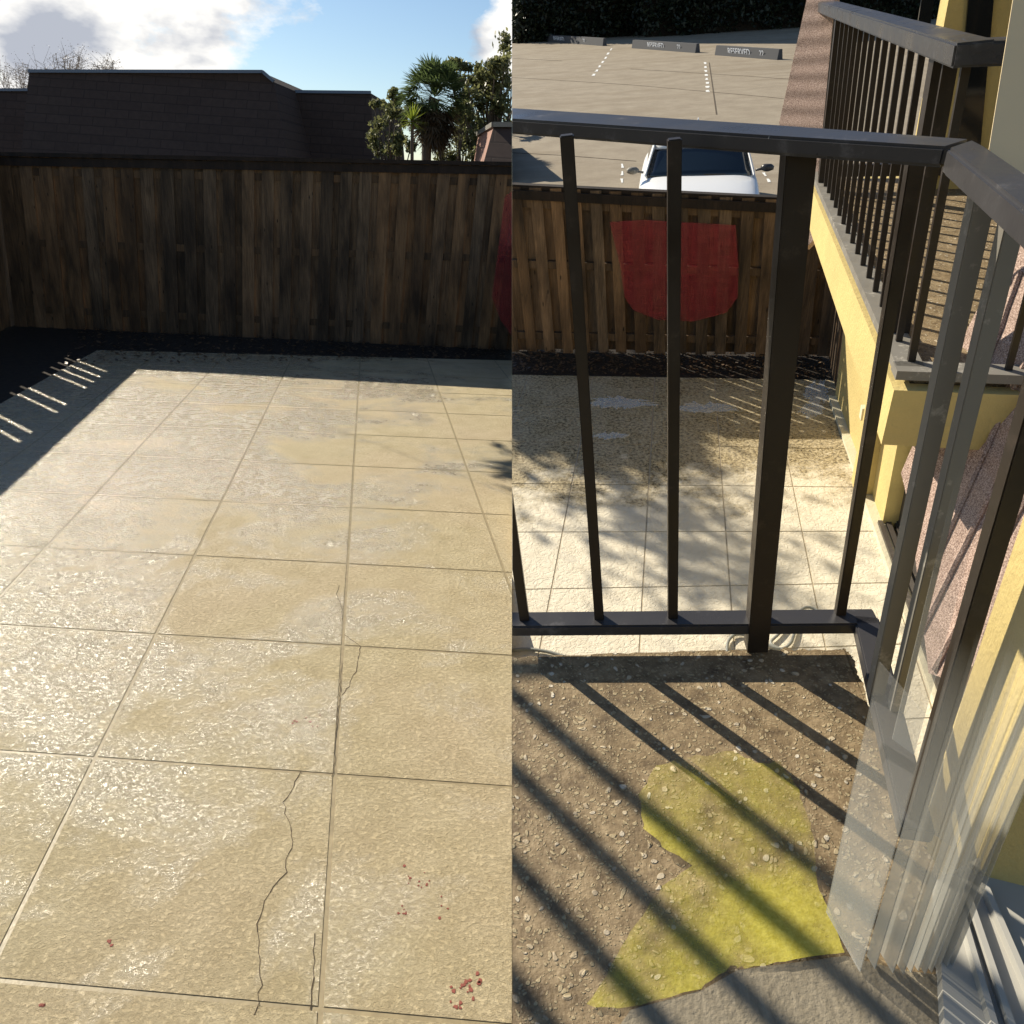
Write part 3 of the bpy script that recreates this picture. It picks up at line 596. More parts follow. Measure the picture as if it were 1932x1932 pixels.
# ================================================================== SPOT B: view from the balcony
PB = lambda x, y, z=0.0: B.g(x, y, z)
srcB, dstB = [], []
cols = [[(1093, 838), (1078, 913), (1060, 1003), (1043, 1111)], [(1228, 839), (1226, 914), (1219, 1001), (1213, 1110)], [(1356, 843), (1365, 915), (1370, 1001), (1376, 1106)], [(1484, 846), (1496, 917), (1509, 1001), (1535, 1104)]]
for i, c in enumerate(cols):
    for j, q in enumerate(c): srcB.append((i, j)); dstB.append(q)
GB = gridder(homog(srcB, dstB))
def gb(i, j, z=0.0): q = GB(i, j); return PB(q[0], q[1], z)
W0, W1 = PB(1583, 770), PB(1770, 1290)                      # foot of the yellow wall
fa, fb = PB(966, 707), PB(1500, 716)
nb = np.array([(fb-fa)[1], -(fb-fa)[0], 0]); nb = nb if nb[1] < 0 else -nb
wd = (W1-W0)/np.linalg.norm(W1-W0); nw = np.array([wd[1], -wd[0], 0]); nw = nw if nw[0] < 0 else -nw
tiles = halfclip(tile_grid(gb, range(-6, 9), range(-5, 10), .0055, B, depth=.004), [(fa, nb), (W0-nw*.05, nw)])
patio2 = struct(tiles, 'lower_patio', MT['patio2'], B)
struct(MB().slab([p-np.array([0, 0, .004]) for p in (PB(900, 706), PB(1620, 718), W0-nw*.1, W1+wd*4-nw*.1, np.array([3, -4., 0]), np.array([-3, -4., 0]))], (0, 0, -.22)), 'lower_patio_joints', MT['joint2'], B)
# land and parking lot
lotz = -.02
q = [(-60, -6), (40, -6), (90, 120), (-90, 120)]
struct(MB().hexa([np.array([x, y, -.6]) for x, y in q], [np.array([x, y, -.235]) for x, y in q]), 'ground', MT['soil'], B)
FB0, FB1 = (930, 657), (1568, 668)
P0, P1 = PB(*FB0), PB(*FB1); d_ = (P1-P0)/np.linalg.norm(P1-P0)
bed = [PB(900, 705), PB(1640, 719), P1+d_*3+np.array([0, .12, 0]), P0-d_*1+np.array([0, .12, 0])]
struct(MB().hexa([np.array([*p[:2], -.23]) for p in bed], [np.array([*p[:2], -.03]) for p in bed]), 'planting_bed', MT['soil'], B)
litter(B, [PB(966, 703), PB(1570, 716), PB(1560, 672), PB(966, 661)], 1300, .022, 'leaf_litter', label='dry leaves and twigs on the narrow bed below the balcony fence')
lot = [P0-d_*6+np.array([0, .13, 0]), P1+d_*30+np.array([0, .13, 0]), P1+np.array([60, 95, 0]), P0+np.array([-30, 95, 0])]
struct(MB().hexa([np.array([*p[:2], -.22]) for p in lot], [np.array([*p[:2], lotz]) for p in lot]), 'parking_lot', MT['lot'], B)
jb = MB()
def lotline(pts, w, z=.004):
    for a_, b_ in zip(pts[:-1], pts[1:]):
        p, q_ = PB(*a_, lotz+z), PB(*b_, lotz+z); jb.bar(p, q_, (0, 0, 1), .003, w)
lotline([(966, 146), (1190, 160), (1449, 183), (1530, 192)], .018); lotline([(966, 288), (1060, 293), (1200, 304)], .014); lotline([(1338, 118), (1352, 216)], .02); lotline([(966, 110), (1060, 115)], .03)
lotline([(1190, 130), (1400, 143), (1500, 150)], .02)
struct(jb, 'lot_joints', MT['crack'], B)
random.seed(4)
sb = MB()
def dashes(p0, p1, n, w):
    for k in range(n):
        a_ = lerp(p0, p1, k/n+.02); b_ = lerp(p0, p1, k/n+.6/n); p, q_ = PB(*a_, lotz+.008), PB(*b_, lotz+.008)
        dd_ = (q_-p)/np.linalg.norm(q_-p); s_ = np.array([-dd_[1], dd_[0], 0]); m_ = [random.uniform(.4, 1.2)*w for _ in range(6)]
        md = (p+q_)/2; pts = [p-s_*m_[0], md-s_*m_[1], q_-s_*m_[2], q_+s_*m_[3], md+s_*m_[4], p+s_*m_[5]]
        sb.hexa([x-np.array([0, 0, .003]) for x in pts], pts)
dashes((1155, 90), (1117, 146), 7, .07); dashes((1330, 116), (1336, 176), 8, .07); dashes((1174, 308), (1174, 350), 3, .035); dashes((1440, 325), (1455, 348), 2, .03); dashes((1500, 190), (1530, 230), 3, .06)
struct(sb, 'stall_marking', MT['paint'], B)
# kerb blocks with lettering at the far side of the lot
def text(body, p, dx, size, root, spot, mat, z=.0):
    cu = bpy.data.curves.new('t', 'FONT'); cu.body = body; cu.size = size; cu.extrude = .004; cu.align_x = 'CENTER'; cu.align_y = 'CENTER'
    o = bpy.data.objects.new('t', cu); C.objects.link(o); bpy.context.view_layer.update(); dg = bpy.context.evaluated_depsgraph_get()
    me = bpy.data.meshes.new_from_object(o.evaluated_get(dg)); bpy.data.objects.remove(o); V = [np.array(v.co) for v in me.vertices]; Fc = [list(f.vertices) for f in me.polygons]
    dx = np.asarray(dx)/np.linalg.norm(dx); up = np.array([0, 0, 1.]); fn = np.cross(dx, up)
    mb = MB(); up2 = up*.97-fn*-.25; mb.v = [p+dx*v[0]+up2*v[1]*1.0+fn*v[2] for v in V]; mb.f = Fc
    return mb.build('lettering', mat, root, spot, clip=False)
for (xa, ya, xb, yb_, num, lab) in ((1010, 76, 1140, 86, '224', 'leftmost of the dark kerb blocks lettered in white across the parking lot'), (1195, 90, 1315, 99, '225', 'middle dark kerb block lettered in white across the parking lot'), (1352, 103, 1470, 112, '226', 'rightmost dark kerb block lettered in white, partly behind the railing')):
    p, q_ = PB(xa, ya, 0), PB(xb, yb_, 0); t = thing('parking_kerb', lab, 'kerb block', B, tuple(lerp(p, q_, .5)+np.array([0, 0, lotz])), 'lettered kerb blocks across the parking lot')
    up = np.array([0, 0, 1.]); dd_ = (q_-p)/np.linalg.norm(q_-p); nn_ = np.cross(dd_, up); nn_ = nn_ if nn_[1] < 0 else -nn_
    mb = MB(); z0 = lotz; h_ = .42
    mb.hexa([p+nn_*.12+up*z0, q_+nn_*.12+up*z0, q_-nn_*.2+up*z0, p-nn_*.2+up*z0], [p+nn_*.06+up*h_, q_+nn_*.06+up*h_, q_-nn_*.12+up*h_, p-nn_*.12+up*h_]); mb.build('block', MT['asphalt'], t, B)
    text('RESERVED', lerp(p, q_, .40)+nn_*.115+up*.20, dd_, .42, t, B, MT['lettering']); text(num[:2], lerp(p, q_, .76)+nn_*.115+up*.20, dd_, .36, t, B, MT['lettering'])
# far dark hedge wall
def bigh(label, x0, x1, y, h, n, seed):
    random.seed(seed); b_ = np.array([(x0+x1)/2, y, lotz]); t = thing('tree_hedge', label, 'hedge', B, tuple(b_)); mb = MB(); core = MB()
    q = [np.array([x0+.6, y+.9, lotz]), np.array([x1-.6, y+.9, lotz]), np.array([x1-.6, y+3, lotz]), np.array([x0+.6, y+3, lotz])]; core.hexa(q, [p+np.array([0, 0, h*2.0]) for p in q]); core.build('shade_core', MT['soil'], t, B)  # solid core added in the hedge, raised past its leaves to shade the lot
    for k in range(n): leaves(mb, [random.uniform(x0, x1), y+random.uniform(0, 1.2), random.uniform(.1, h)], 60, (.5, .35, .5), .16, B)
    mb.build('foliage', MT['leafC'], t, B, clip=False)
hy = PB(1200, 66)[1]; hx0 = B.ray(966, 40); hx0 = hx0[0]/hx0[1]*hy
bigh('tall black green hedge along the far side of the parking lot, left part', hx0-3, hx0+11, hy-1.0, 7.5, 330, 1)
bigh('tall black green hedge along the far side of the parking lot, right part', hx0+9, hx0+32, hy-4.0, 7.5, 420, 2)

# fence below the balcony
t = thing('wooden_fence', 'brown board fence below the balcony, white car parked behind it', 'fence', B, tuple(PB(1250, 660)))
FBr = fence(B, FB0, FB1, 342, 377, .122, .092, t, MT['woodB'], depth=.014, sep=.052, rails=(.10, .55, .90), capw=.045, bw=.9)
reflpoly('red_reflection', B, FBr[0], FBr[3], [(1150, 419), (1215, 415), (1300, 420), (1388, 425), (1393, 500), (1392, 560), (1370, 590), (1310, 606), (1240, 603), (1195, 585), (1178, 560), (1170, 500)], MT['red'], 'large red window reflection built as a sheer sheet before the fence behind the railing', 'reflection_sheet', .09)  # reflection in the window glass, built as a red sheet on the fence
t = thing('wooden_fence', 'dark return of the board fence meeting the yellow stucco wall', 'fence', B, tuple(PB(1575, 700)))
fence(B, (1566, 667), (1590, 772), 378, 500, .10, .03, t, MT['woodB'], depth=.014, sep=.01, back=False, rails=(.2, .8), cap=False)

# yellow wall with sliding door
up = B.up; plW = lambda x, y, off=0.0: B.plane(x, y, W0+nw*off, np.cross(wd, up)/np.linalg.norm(np.cross(wd, up)))
hw = 2.06
t = thing('yellow_wall', 'yellow stucco ground floor wall with a brown framed glass door', 'wall', B, tuple(W0))
WD = PB(1655, 994); WD = W0+wd*((WD-W0)@wd)
Wf = W0-wd*.25
mb = MB().hexa([Wf, WD, WD-nw*.25, Wf-nw*.25], [x+up*hw for x in (Wf, WD, WD-nw*.25, Wf-nw*.25)]); mb.build('wall', MT['stucco'], t, B)
We = WD+wd*2.2
mb = MB().hexa([We, We+wd*4, We+wd*4-nw*.25, We-nw*.25], [x+up*hw for x in (We, We+wd*4, We+wd*4-nw*.25, We-nw*.25)]); mb.build('wall', MT['stucco'], t, B)
q = [WD+up*1.86, We+up*1.86, We-nw*.25+up*1.86, WD-nw*.25+up*1.86]; MB().hexa(q, [x+up*(hw-1.86) for x in q]).build('lintel', MT['stucco'], t, B)
mb = MB(); 
for s_ in (0, 1.06, 2.14): p = WD+wd*(s_+.03)-nw*.14; mb.bar(p, p+up*1.86, wd, .045, .035)
for z_ in (.035, 1.83): mb.bar(WD-nw*.14+up*z_, We-nw*.14+up*z_, up, .03, .045)
fr = mb.build('door', MT['alu'], t, B)
gl = MB().bar(WD-nw*.15+up*.95, We-nw*.15+up*.95, up, .88, .006).build('pane', MT['glassgrey'], fr, B) if False else None
mb = MB().bar(WD-nw*.15+up*.95, We-nw*.15+up*.95, up, .88, .006); g_ = mb.build('pane', MT['glassgrey'], t, B)
mb = MB()
for k, o_ in enumerate((.02, -.04, -.10)): mb.bar(WD+nw*o_+up*(.05-.008*k), We+nw*o_+up*(.05-.008*k), up, .012, .016)
mb.build('sill_track', MT['alu'], t, B)
q = [W0+nw*.07-wd*.2, We+wd*3+nw*.07, We+wd*3-nw*.02, W0-nw*.02-wd*.2]; MB().hexa(q, [x+up*.035 for x in q]).build('kerb', MT['pale'], t, B)
p = plW(1632, 790); MB().bar(p+nw*.02, p+nw*.02+up*.11, nw, .02, .035).build('socket_box', MT['pale'], t, B)
# neighbour balcony
N0, N1 = PB(1537, 332, HF), PB(1703, 705, HF)               # outer edge far -> near
nd = (N1-N0)/np.linalg.norm(N1-N0); nr = np.array([nd[1], -nd[0], 0]); nr = nr if nr[0] > 0 else -nr
t = thing('neighbour_balcony', 'neighbouring balcony with pebbled floor, dark railing and yellow edge beam', 'balcony', B, tuple(N1))
Z = np.array([0, 0, 1.])
wdt = 1.75
q = [N0+nr*.03, N1+nr*.03+nd*-.03, N1+nr*wdt-nd*.03, N0+nr*wdt]; MB().hexa([x-Z*.16 for x in q], [x-Z*.02 for x in q]).build('floor', MT['agg'], t, B)
mb = MB(); mb.bar(N0-Z*.14+nr*.0, N1-Z*.14+nr*.0+nd*.0, Z, .105, .03); mb.bar(N1-Z*.14-nr*.03+nd*.03, N1-Z*.14+nr*wdt+nd*.03, Z, .105, .03); mb.build('edge_beam', MT['stucco'], t, B)
q = [N1-nd*.25-nr*-.5, N1-nd*.0+nr*.5, N1+nr*wdt, N1-nd*.25+nr*wdt]
MB().hexa([x-Z*.40 for x in q], [x-Z*.165 for x in q]).build('beam', MT['stucco'], t, B)
mb = MB(); mb.bar(N0+nr*.02+Z*.012, N1+nr*.02+Z*.012, nr, .045, .016); mb.bar(N1+nr*-.03+Z*.012, N1+nr*wdt+Z*.012, nd, .045, .016); mb.build('bottom_rail', MT['greymetal'], t, B)
ctop = B.rise(N1, 100); 
LN = np.linalg.norm(N1-N0)
bal_t = [.03, .085]+list(np.linspace(.14, .93, 15))
for s_ in bal_t:
    p = lerp(N0, N1, s_)+nr*.02; MB().bar(p+Z*.026, p+up*(ctop-.03), nd, .008, .011).build('baluster', MT['metal'], t, B)
p = lerp(N0, N1, .10)+nr*.02; MB().bar(p+Z*-.1, p+up*(ctop-.03), nd, .026, .026).build('post', MT['metal'], t, B)
p = lerp(N0, N1, .895)+nr*.035; MB().bar(p+Z*-.0, p+up*(ctop-.03), nd, .036, .036).build('post', MT['metal'], t, B)
for s_ in (.985,): p = lerp(N0, N1, s_)+nr*.03; MB().bar(p+Z*.026, p+up*(ctop-.03), nd, .010, .012).build('baluster', MT['metal'], t, B)
for s_ in np.linspace(.16, wdt, 11)[1:]: p = N1+nr*s_; MB().bar(p+Z*.026, p+up*(ctop-.03), nd, .008, .010).build('baluster', MT['metal'], t, B)
K = N1+up*ctop; mb = MB(); mb.bar(N0-nd*1.0+up*ctop+nr*.02, K+nr*.02+nd*.05, up, .03, .05); mb.bar(K+nr*.0+nd*.0, K+nr*wdt, up, .03, .05); mb.build('handrail', MT['capmetal'], t, B, bevel=.006)
# far side: rail and house wall of the neighbour balcony
Fk = N0+nr*.0
p0, p1 = N0+nd*.35+nr*.1, N0+nd*.35+nr*wdt
mb = MB().bar(p0+Z*.10, p1+Z*.10, Z, .035, .02); mb.build('bottom_rail', MT['metal'], t, B)
t2 = thing('yellow_house', 'shaded yellow house wall with a dark door behind the neighbouring balcony', 'house', B, tuple(N0+nr*wdt))
b0 = N0+nd*.30+nr*.62; b1 = N0+nd*.30+nr*3.4
q = [b0, b1, b1-nd*.2, b0-nd*.2]; MB().hexa([x-Z*2.3 for x in q], [x+up*2.4 for x in q]).build('wall', MT['stucco'], t2, B)
c0 = N0+nd*.30+nr*wdt; c1 = c0+nd*(LN-.1)
q = [c0, c1, c1+nr*.2, c0+nr*.2]; MB().hexa([x-Z*.15 for x in q], [x+up*2.4 for x in q]).build('wall', MT['stucco'], t2, B)
for s_, e_ in ((.55, 1.15),): 
    q = [b0+nr*s_+nd*.01, b0+nr*e_+nd*.01, b0+nr*e_+nd*.03, b0+nr*s_+nd*.03]; MB().hexa(q, [x+up*2.0 for x in q]).build('door', MT['glassdark'], t2, B)
q = [c0-nr*.012+nd*.4, c0-nr*.012+nd*1.6, c0-nr*.035+nd*1.6, c0-nr*.035+nd*.4]; MB().hexa([x+Z*.05 for x in q], [x+up*2.0 for x in q]).build('door', MT['glassdark'], t2, B)
bn = np.cross(nr, up); bn /= np.linalg.norm(bn)
for qd in (((1828, -30), (1876, -30), (1842, 345), (1796, 330)), ((1742, -30), (1766, -30), (1752, 60), (1728, 60))):
    P = [B.plane(x, y, b0-nd*-.03, bn) for x, y in qd]; MB().hexa(P, [p+nd*.02 for p in P]).build('door', MT['glassdark'], t2, B)
# far shingled cheek beyond neighbour balcony
s0 = N0-nr*.05-nd*.1
pts = [(1518, 470), (1470, 232), (1526, -20), (1576, -20), (1553, 240), (1548, 440)]
yy = [N0[1]+.75, N0[1]+1.6, N0[1]+1.9, N0[1]+.6, N0[1]+.3, N0[1]+.25]
nrm = np.array([-.80, -.55, .25]); pc = N0-nr*.06+nd*-.15
P = [B.plane(x, y, pc, nrm) for x, y in pts]; nn_ = nrm/np.linalg.norm(nrm)
tag(MB().hexa([p-nn_*.06 for p in P], P).build('shingled_mansard', MT['grit'], spot=B, base=P[0]), 'narrow steep panel of pinkish shingles beyond the neighbouring balcony railing', 'roof')
# large shingled slope between the two balconies
nrm = np.array([-.93, -.05, .37]); pc = np.array([1.42, 2.6, 1.5])*.95
pts = [(1700, 892), (1762, 745), (1862, 548), (1940, 415), (1990, 380), (1990, 900), (1990, 1060), (1938, 1062), (1880, 1190), (1812, 1290), (1752, 1270), (1716, 960)]
P = [B.plane(x, y, pc, nrm) for x, y in pts]; nn_ = nrm/np.linalg.norm(nrm)
cen = sum(P)/len(P)
t = thing('shingled_mansard', 'big slope of pinkish gritty shingles between the two balconies', 'roof', B, tuple(cen))
mb = MB(); mb.hexa([p-nn_*.05 for p in P], P); mb.build('slope', MT['grit'], t, B)
# overlapping courses of shingles (steps along the slope)
mb = MB(); ax_up = np.cross(nn_, np.array([0, 1, 0])); ax_up /= np.linalg.norm(ax_up); ax_up = ax_up if ax_up[2] > 0 else -ax_up; axy = np.cross(nn_, ax_up)
for (a_, b_) in (((1752, 985), (1925, 510)), ((1745, 1100), (1990, 560)), ((1738, 1190), (1990, 690)), ((1762, 1262), (1990, 835)), ((1700+22, 900), (1868, 600))):
    p, q_ = B.plane(*a_, pc+nn_*.006, nrm), B.plane(*b_, pc+nn_*.006, nrm); Q = [lerp(p, q_, k/14)+ax_up*random.gauss(0, .004) for k in range(15)]
    mb = MB(); mb.tube([x-nn_*.002 for x in Q], .011, .011, 6); mb.build('shingle_course', MT['grit'], t, B)
# our balcony
O = lambda x, y, z=0.0: PB(x, y, HF+z)
slab = [O(930, 1239), O(1180, 1232), O(1400, 1226), O(1594, 1224), O(1606, 1236), O(1626, 1292), O(1690, 1478), O(1768, 1640), O(1782, 1760), O(1800, 2010), O(1500, 2300), O(900, 2300)]
def raggedge(P, n=14, j=.003):
    out = []
    for a_, b_ in zip(P, P[1:]+P[:1]):
        for k in range(n): out.append(lerp(a_, b_, k/n)+np.array([random.gauss(0, j), random.gauss(0, j), 0]))
    return out
rs = raggedge(slab)
struct(MB().hexa([x-Z*.15 for x in rs], rs), 'balcony_floor', MT['agg'], B)
t = thing('balcony_railing', 'dark bronze railing with a wide post at the edge of the pebbled balcony floor', 'railing', B, tuple(O(1426, 1222)))
zb = .06
R0, R1 = O(900, 1178, zb), O(1632, 1172, zb); R2 = O(1735, 1600, zb)
rd = (R1-R0)/np.linalg.norm(R1-R0); r2 = (R2-R1)/np.linalg.norm(R2-R1)
mb = MB(); mb.bar(R0, R1+rd*.02, Z, .014, .024); mb.bar(R1, R2-r2*.02, Z, .014, .024); mb.build('bottom_rail', MT['capmetal'], t, B, bevel=.003)
hb_ = []
def balu(pxb, pyb, ytop, hw_, mat='metal', name='baluster', drop=0.0, z=None, back=0.0):
    p = O(pxb, pyb, zb) if z is None else O(pxb, pyb, z); h_ = B.rise(p, ytop); hb_.append(h_); p = p+np.array([0, back, 0])
    MB().bar(p-up*drop, p+up*h_, rd, hw_, hw_*.9).build(name, MT[mat], t, B, bevel=.0015); return p, h_
for (x, y, yt) in ((991, 1176, 246), (1131, 1174, 254), (1269, 1172, 261), (1583, 1166, 288)): balu(x, y, yt, .0098)
balu(1426, 1220, 284, .021, name='post', z=0.0)
P_, Hh = balu(1650, 1312, 345, .0125, 'greymetal'); P2_, H2 = balu(1687, 1345, 330, .0115, 'greymetal'); P3_, H3 = balu(1722, 1545, 300, .012)  # first two paler: reflected slats painted into their metal colour
# cap: wide hand rail, front and returning side
bt = O(1131, 1174, zb); h1 = B.rise(bt, 234); bt2 = O(1583, 1166, zb); h2 = B.rise(bt2, 265)
zt = lerp(bt[2]+h1*up[2], bt2[2]+h2*up[2], .5)
def cap_(x, y): return PB(x, y, zt)
TF = [cap_(900, 199), cap_(1449, 234), cap_(1834, 262), cap_(1786, 277), cap_(1449, 256), cap_(900, 220)]
mb = MB().hexa([x-Z*.024 for x in TF], TF); mb.build('handrail', MT['capmetal'], t, B, bevel=.004)
TS = [cap_(1834.5, 262), cap_(1862, 276), cap_(1990, 362), cap_(1990, 440), cap_(1921, 386), cap_(1787, 278)]
mb = MB().hexa([x-Z*.030 for x in TS], TS); mb.build('handrail', MT['capmetal'], t, B, bevel=.004)
# unseen bars added above the view to cast the baluster stripes on the floor
sv = B.M.to_3x3().inverted()@sdir; sv = np.array(sv); sh = np.array([sv[0], sv[1], 0]); sh /= np.linalg.norm(sh)
zs = B.H+.62
t = thing('stripe_caster', 'unseen dark bars added above the view to cast stripe shadows on the balcony floor', 'shadow_caster', B, (0, 2, zs))
def liftp(p): return p-sv*((zs-p[2])/(-sv[2]))*-1 if False else p-sv*((zs-HF)/(-sv[2]))
def caster(px, py): return liftp(O(px, py))
dv = up-sv*(up[2]/sv[2]); dv = dv/np.linalg.norm(dv)
bA, bB = O(991, 1176, zb), O(1131, 1174, zb); sp_ = bB-bA
for k in range(0, 12):
    b_ = bA-sp_*k; b_ = b_-sv*(b_[2]-HF)/sv[2]; fl = []
    for q in np.linspace(0, 2.6, 131):
        p = b_+dv*q
        if (p-B.eye)@B.R[:, 0] > -.03 and p[1] > .1: fl.append(q)
    if k == 0: fl = [q for q in fl if q > .42]
    if len(fl) < 4: continue
    a_, c_ = liftp(b_+dv*fl[0]), liftp(b_+dv*fl[-1]); MB().bar(a_, c_, Z, .006, .0165).build('standin_slat', MT['metal'], t, B, clip=False)
c0_, c1_ = caster(955, 1262), caster(1050, 1262); MB().bar(c0_, c1_, Z, .006, .02).build('standin_slat', MT['metal'], t, B, clip=False)
# cable loops on the slab edge below
cb = MB(); pts = [(1372, 1232), (1374, 1210), (1388, 1197), (1410, 1199), (1440, 1212), (1470, 1224), (1490, 1215), (1500, 1190), (1505, 1160), (1520, 1146), (1540, 1150), (1552, 1165)]
def smooth(P, n=5):
    P = [np.asarray(p, float) for p in P]; out = []
    for i in range(len(P)-1):
        a_, b_, c_, d2 = P[max(i-1, 0)], P[i], P[i+1], P[min(i+2, len(P)-1)]
        for k in range(n):
            u_ = k/n; out.append(.5*((2*b_)+(-a_+c_)*u_+(2*a_-5*b_+4*c_-d2)*u_*u_+(-a_+3*b_-3*c_+d2)*u_**3))
    return out+[P[-1]]
cb.tube(smooth([PB(x, y, .02) for x, y in pts]), .010); tag(cb.build('extension_cord', MT['cord'], spot=B, base=PB(1440, 1212, 0), smooth=True), 'grey cord curled in a loop on the pale terrace behind the wide railing post', 'cord')
cb = MB().tube(smooth([PB(x, y, .02) for x, y in ((1492, 1168), (1470, 1195), (1455, 1215), (1500, 1232), (1530, 1228))]), .010); tag(cb.build('extension_cord', MT['cord'], spot=B, base=PB(1480, 1200, 0), smooth=True), 'short piece of grey cord lying right of the wide railing post', 'cord')
cb = MB().tube(smooth([PB(x, y, .02) for x, y in ((940, 1232), (985, 1225), (1030, 1229), (1075, 1242))]), .012); tag(cb.build('extension_cord', MT['cord'], spot=B, base=PB(1000, 1228, 0), smooth=True), 'grey cord end below the leftmost baluster', 'cord')
# foam
random.seed(8)
def foam(cx_, cy_, rx, ry, label, n=44):
    P = [PB(cx_+math.cos(t_)*rx*random.uniform(.35, 1.3), cy_+math.sin(t_)*ry*random.uniform(.35, 1.3)) for t_ in np.linspace(0, 2*math.pi, n+1)[:-1]]
    tag(MB().hexa([p+Z*.001 for p in P], [p+Z*.006 for p in P]).build('soap_foam', MT['foam'], spot=B, base=P[0]), label, 'foam', 'patches of soap foam on the lower terrace')
foam(1545, 742, 26, 24, 'thick white soap foam heap at the foot of the fence corner'); foam(1530, 775, 26, 14, 'thin soap foam smear running from the fence corner toward the sunny tiles')
foam(1175, 760, 60, 12, 'soap foam streak in the shade left of the middle baluster'); foam(1150, 822, 34, 7, 'small soap foam streak at the shade edge'); foam(1330, 770, 70, 10, 'long soap foam film in the shade between middle baluster and wide post'); foam(1000, 785, 40, 14, 'soap foam film at the left end of the shaded tiles')

# yellow window reflection, built as a thin sheet over the floor
ol = [(1236, 1446), (1300, 1432), (1381, 1416), (1425, 1440), (1470, 1436), (1505, 1490), (1520, 1530), (1536, 1590), (1545, 1680), (1572, 1735), (1594, 1800), (1500, 1815), (1405, 1827), (1380, 1823), (1320, 1866), (1180, 1903), (1108, 1898), (1165, 1800), (1210, 1730), (1250, 1680), (1306, 1640), (1262, 1612), (1216, 1570), (1206, 1500)]
def inside(x, y, pl):
    c = False; j = len(pl)-1
    for i in range(len(pl)):
        if (pl[i][1] > y) != (pl[j][1] > y) and x < (pl[j][0]-pl[i][0])*(y-pl[i][1])/(pl[j][1]-pl[i][1])+pl[i][0]: c = not c
        j = i
    return c
olr = []
for a_, b_ in zip(ol, ol[1:]+ol[:1]):
    for k in range(5): olr.append(tuple(lerp(a_, b_, k/5)+rng.normal(0, 1.6, 2)))
bm = bmesh.new(); vs = [bm.verts.new(tuple(O(x, y, .006))) for x, y in olr]; f_ = bm.faces.new(vs); bmesh.ops.triangulate(bm, faces=[f_])
bmesh.ops.subdivide_edges(bm, edges=[e_ for e_ in bm.edges if e_.calc_length() > .04], cuts=3, use_grid_fill=True)
for _ in range(1): bmesh.ops.triangulate(bm, faces=bm.faces[:])
from mathutils import noise as mn
for v in bm.verts: v.co.z += .010*max(0, mn.noise(v.co*7)+.2)
mb = MB(); bm.verts.index_update(); mb.v = [np.array(v.co) for v in bm.verts]; mb.f = [[v.index for v in f.verts] for f in bm.faces]; bm.free()
cl_ = mb.build('yellow_reflection', MT['towel_reflection'], spot=B, base=O(1400, 1650), smooth=True); tag(cl_, 'yellow window reflection built as a thin sheet over the pebbled balcony floor', 'reflection_sheet')
# grey window reflection of flooring, laid as a sheet below the yellow one
cp = [(1150, 1960), (1190, 1905), (1325, 1868), (1392, 1830), (1595, 1803), (1700, 1830), (1795, 1842), (1812, 2000)]
P = [O(x, y, .004) for x, y in cp]; tag(MB().hexa([p-Z*.003 for p in P], P).build('carpet_reflection', MT['carpet_refl'], spot=B, base=P[2]), 'grey brown window reflection built as a thin sheet below the yellow one', 'mat')

# window reflection of upright slats, modelled as sheets; foot of each at the sill
t = thing('slat_reflection', 'grey window reflection of upright slats at the right side of the view, built as sheets', 'blind_reflection', B, tuple(O(1700, 1835, .01)))
wv0, wv1 = O(1559, 1720, .01), O(1623, 1834, .01); wv = wv0-wv1
Pn = np.cross(np.array([1., 0, 0]), up)
def standin_slat(xb, yb_, frac, hgt, mat='slat_refl'):
    p = O(xb, yb_, .01); q_ = p+wv*frac; nrm2 = np.cross(wv, up); nrm2 = nrm2/np.linalg.norm(nrm2)*.0008
    MB().hexa([p-nrm2, q_-nrm2, q_+nrm2, p+nrm2], [x+up*hgt for x in (p-nrm2, q_-nrm2, q_+nrm2, p+nrm2)]).build('standin_slat', MT[mat], t, B)
standin_slat(1623, 1834, 1.0, .52, 'slat_refl2'); standin_slat(1651, 1828, .22, 1.55); standin_slat(1685, 1836, .33, 1.9); 
for k, xb in enumerate((1705, 1719, 1733, 1746, 1758, 1770, 1781, 1792)): standin_slat(xb, 1838-(k % 3)*3, .17+.04*(k % 2), 2.0)
# broad strips of the same reflected slats, right
for (x0, y0, x1, y1, ht, mt_) in ((1672, 1440, 1712, 1470, 1.9, 'slat_refl2'), (1742, 1560, 1800, 1600, 1.9, 'slat_refl2'),):
    p, q_ = O(x0, y0, .01), O(x1, y1, .01); n2 = np.array([0, .0008, 0]); MB().hexa([p-n2, q_-n2, q_+n2, p+n2], [x+up*ht for x in (p-n2, q_-n2, q_+n2, p+n2)]).build('standin_slat', MT[mt_], t, B)
pd = .95  # pale window reflection, built as a floating sheet near the eye
P = [B.eye+B.ray(x, y)/F*pd for x, y in ((1916, -30), (2000, -30), (2000, 430), (1866, 282))]; nn3 = np.cross(P[1]-P[0], P[3]-P[0]); nn3 = nn3/np.linalg.norm(nn3)*.001
tag(MB().hexa(P, [p+nn3 for p in P]).build('pale_reflection', Mat('beige_reflection_film', (.85, .68, .42), .8, alpha=.8).m, spot=B, base=P[3]), 'pale beige window reflection built as a sheet at the upper right, above the end of the handrail', 'pale_reflection')
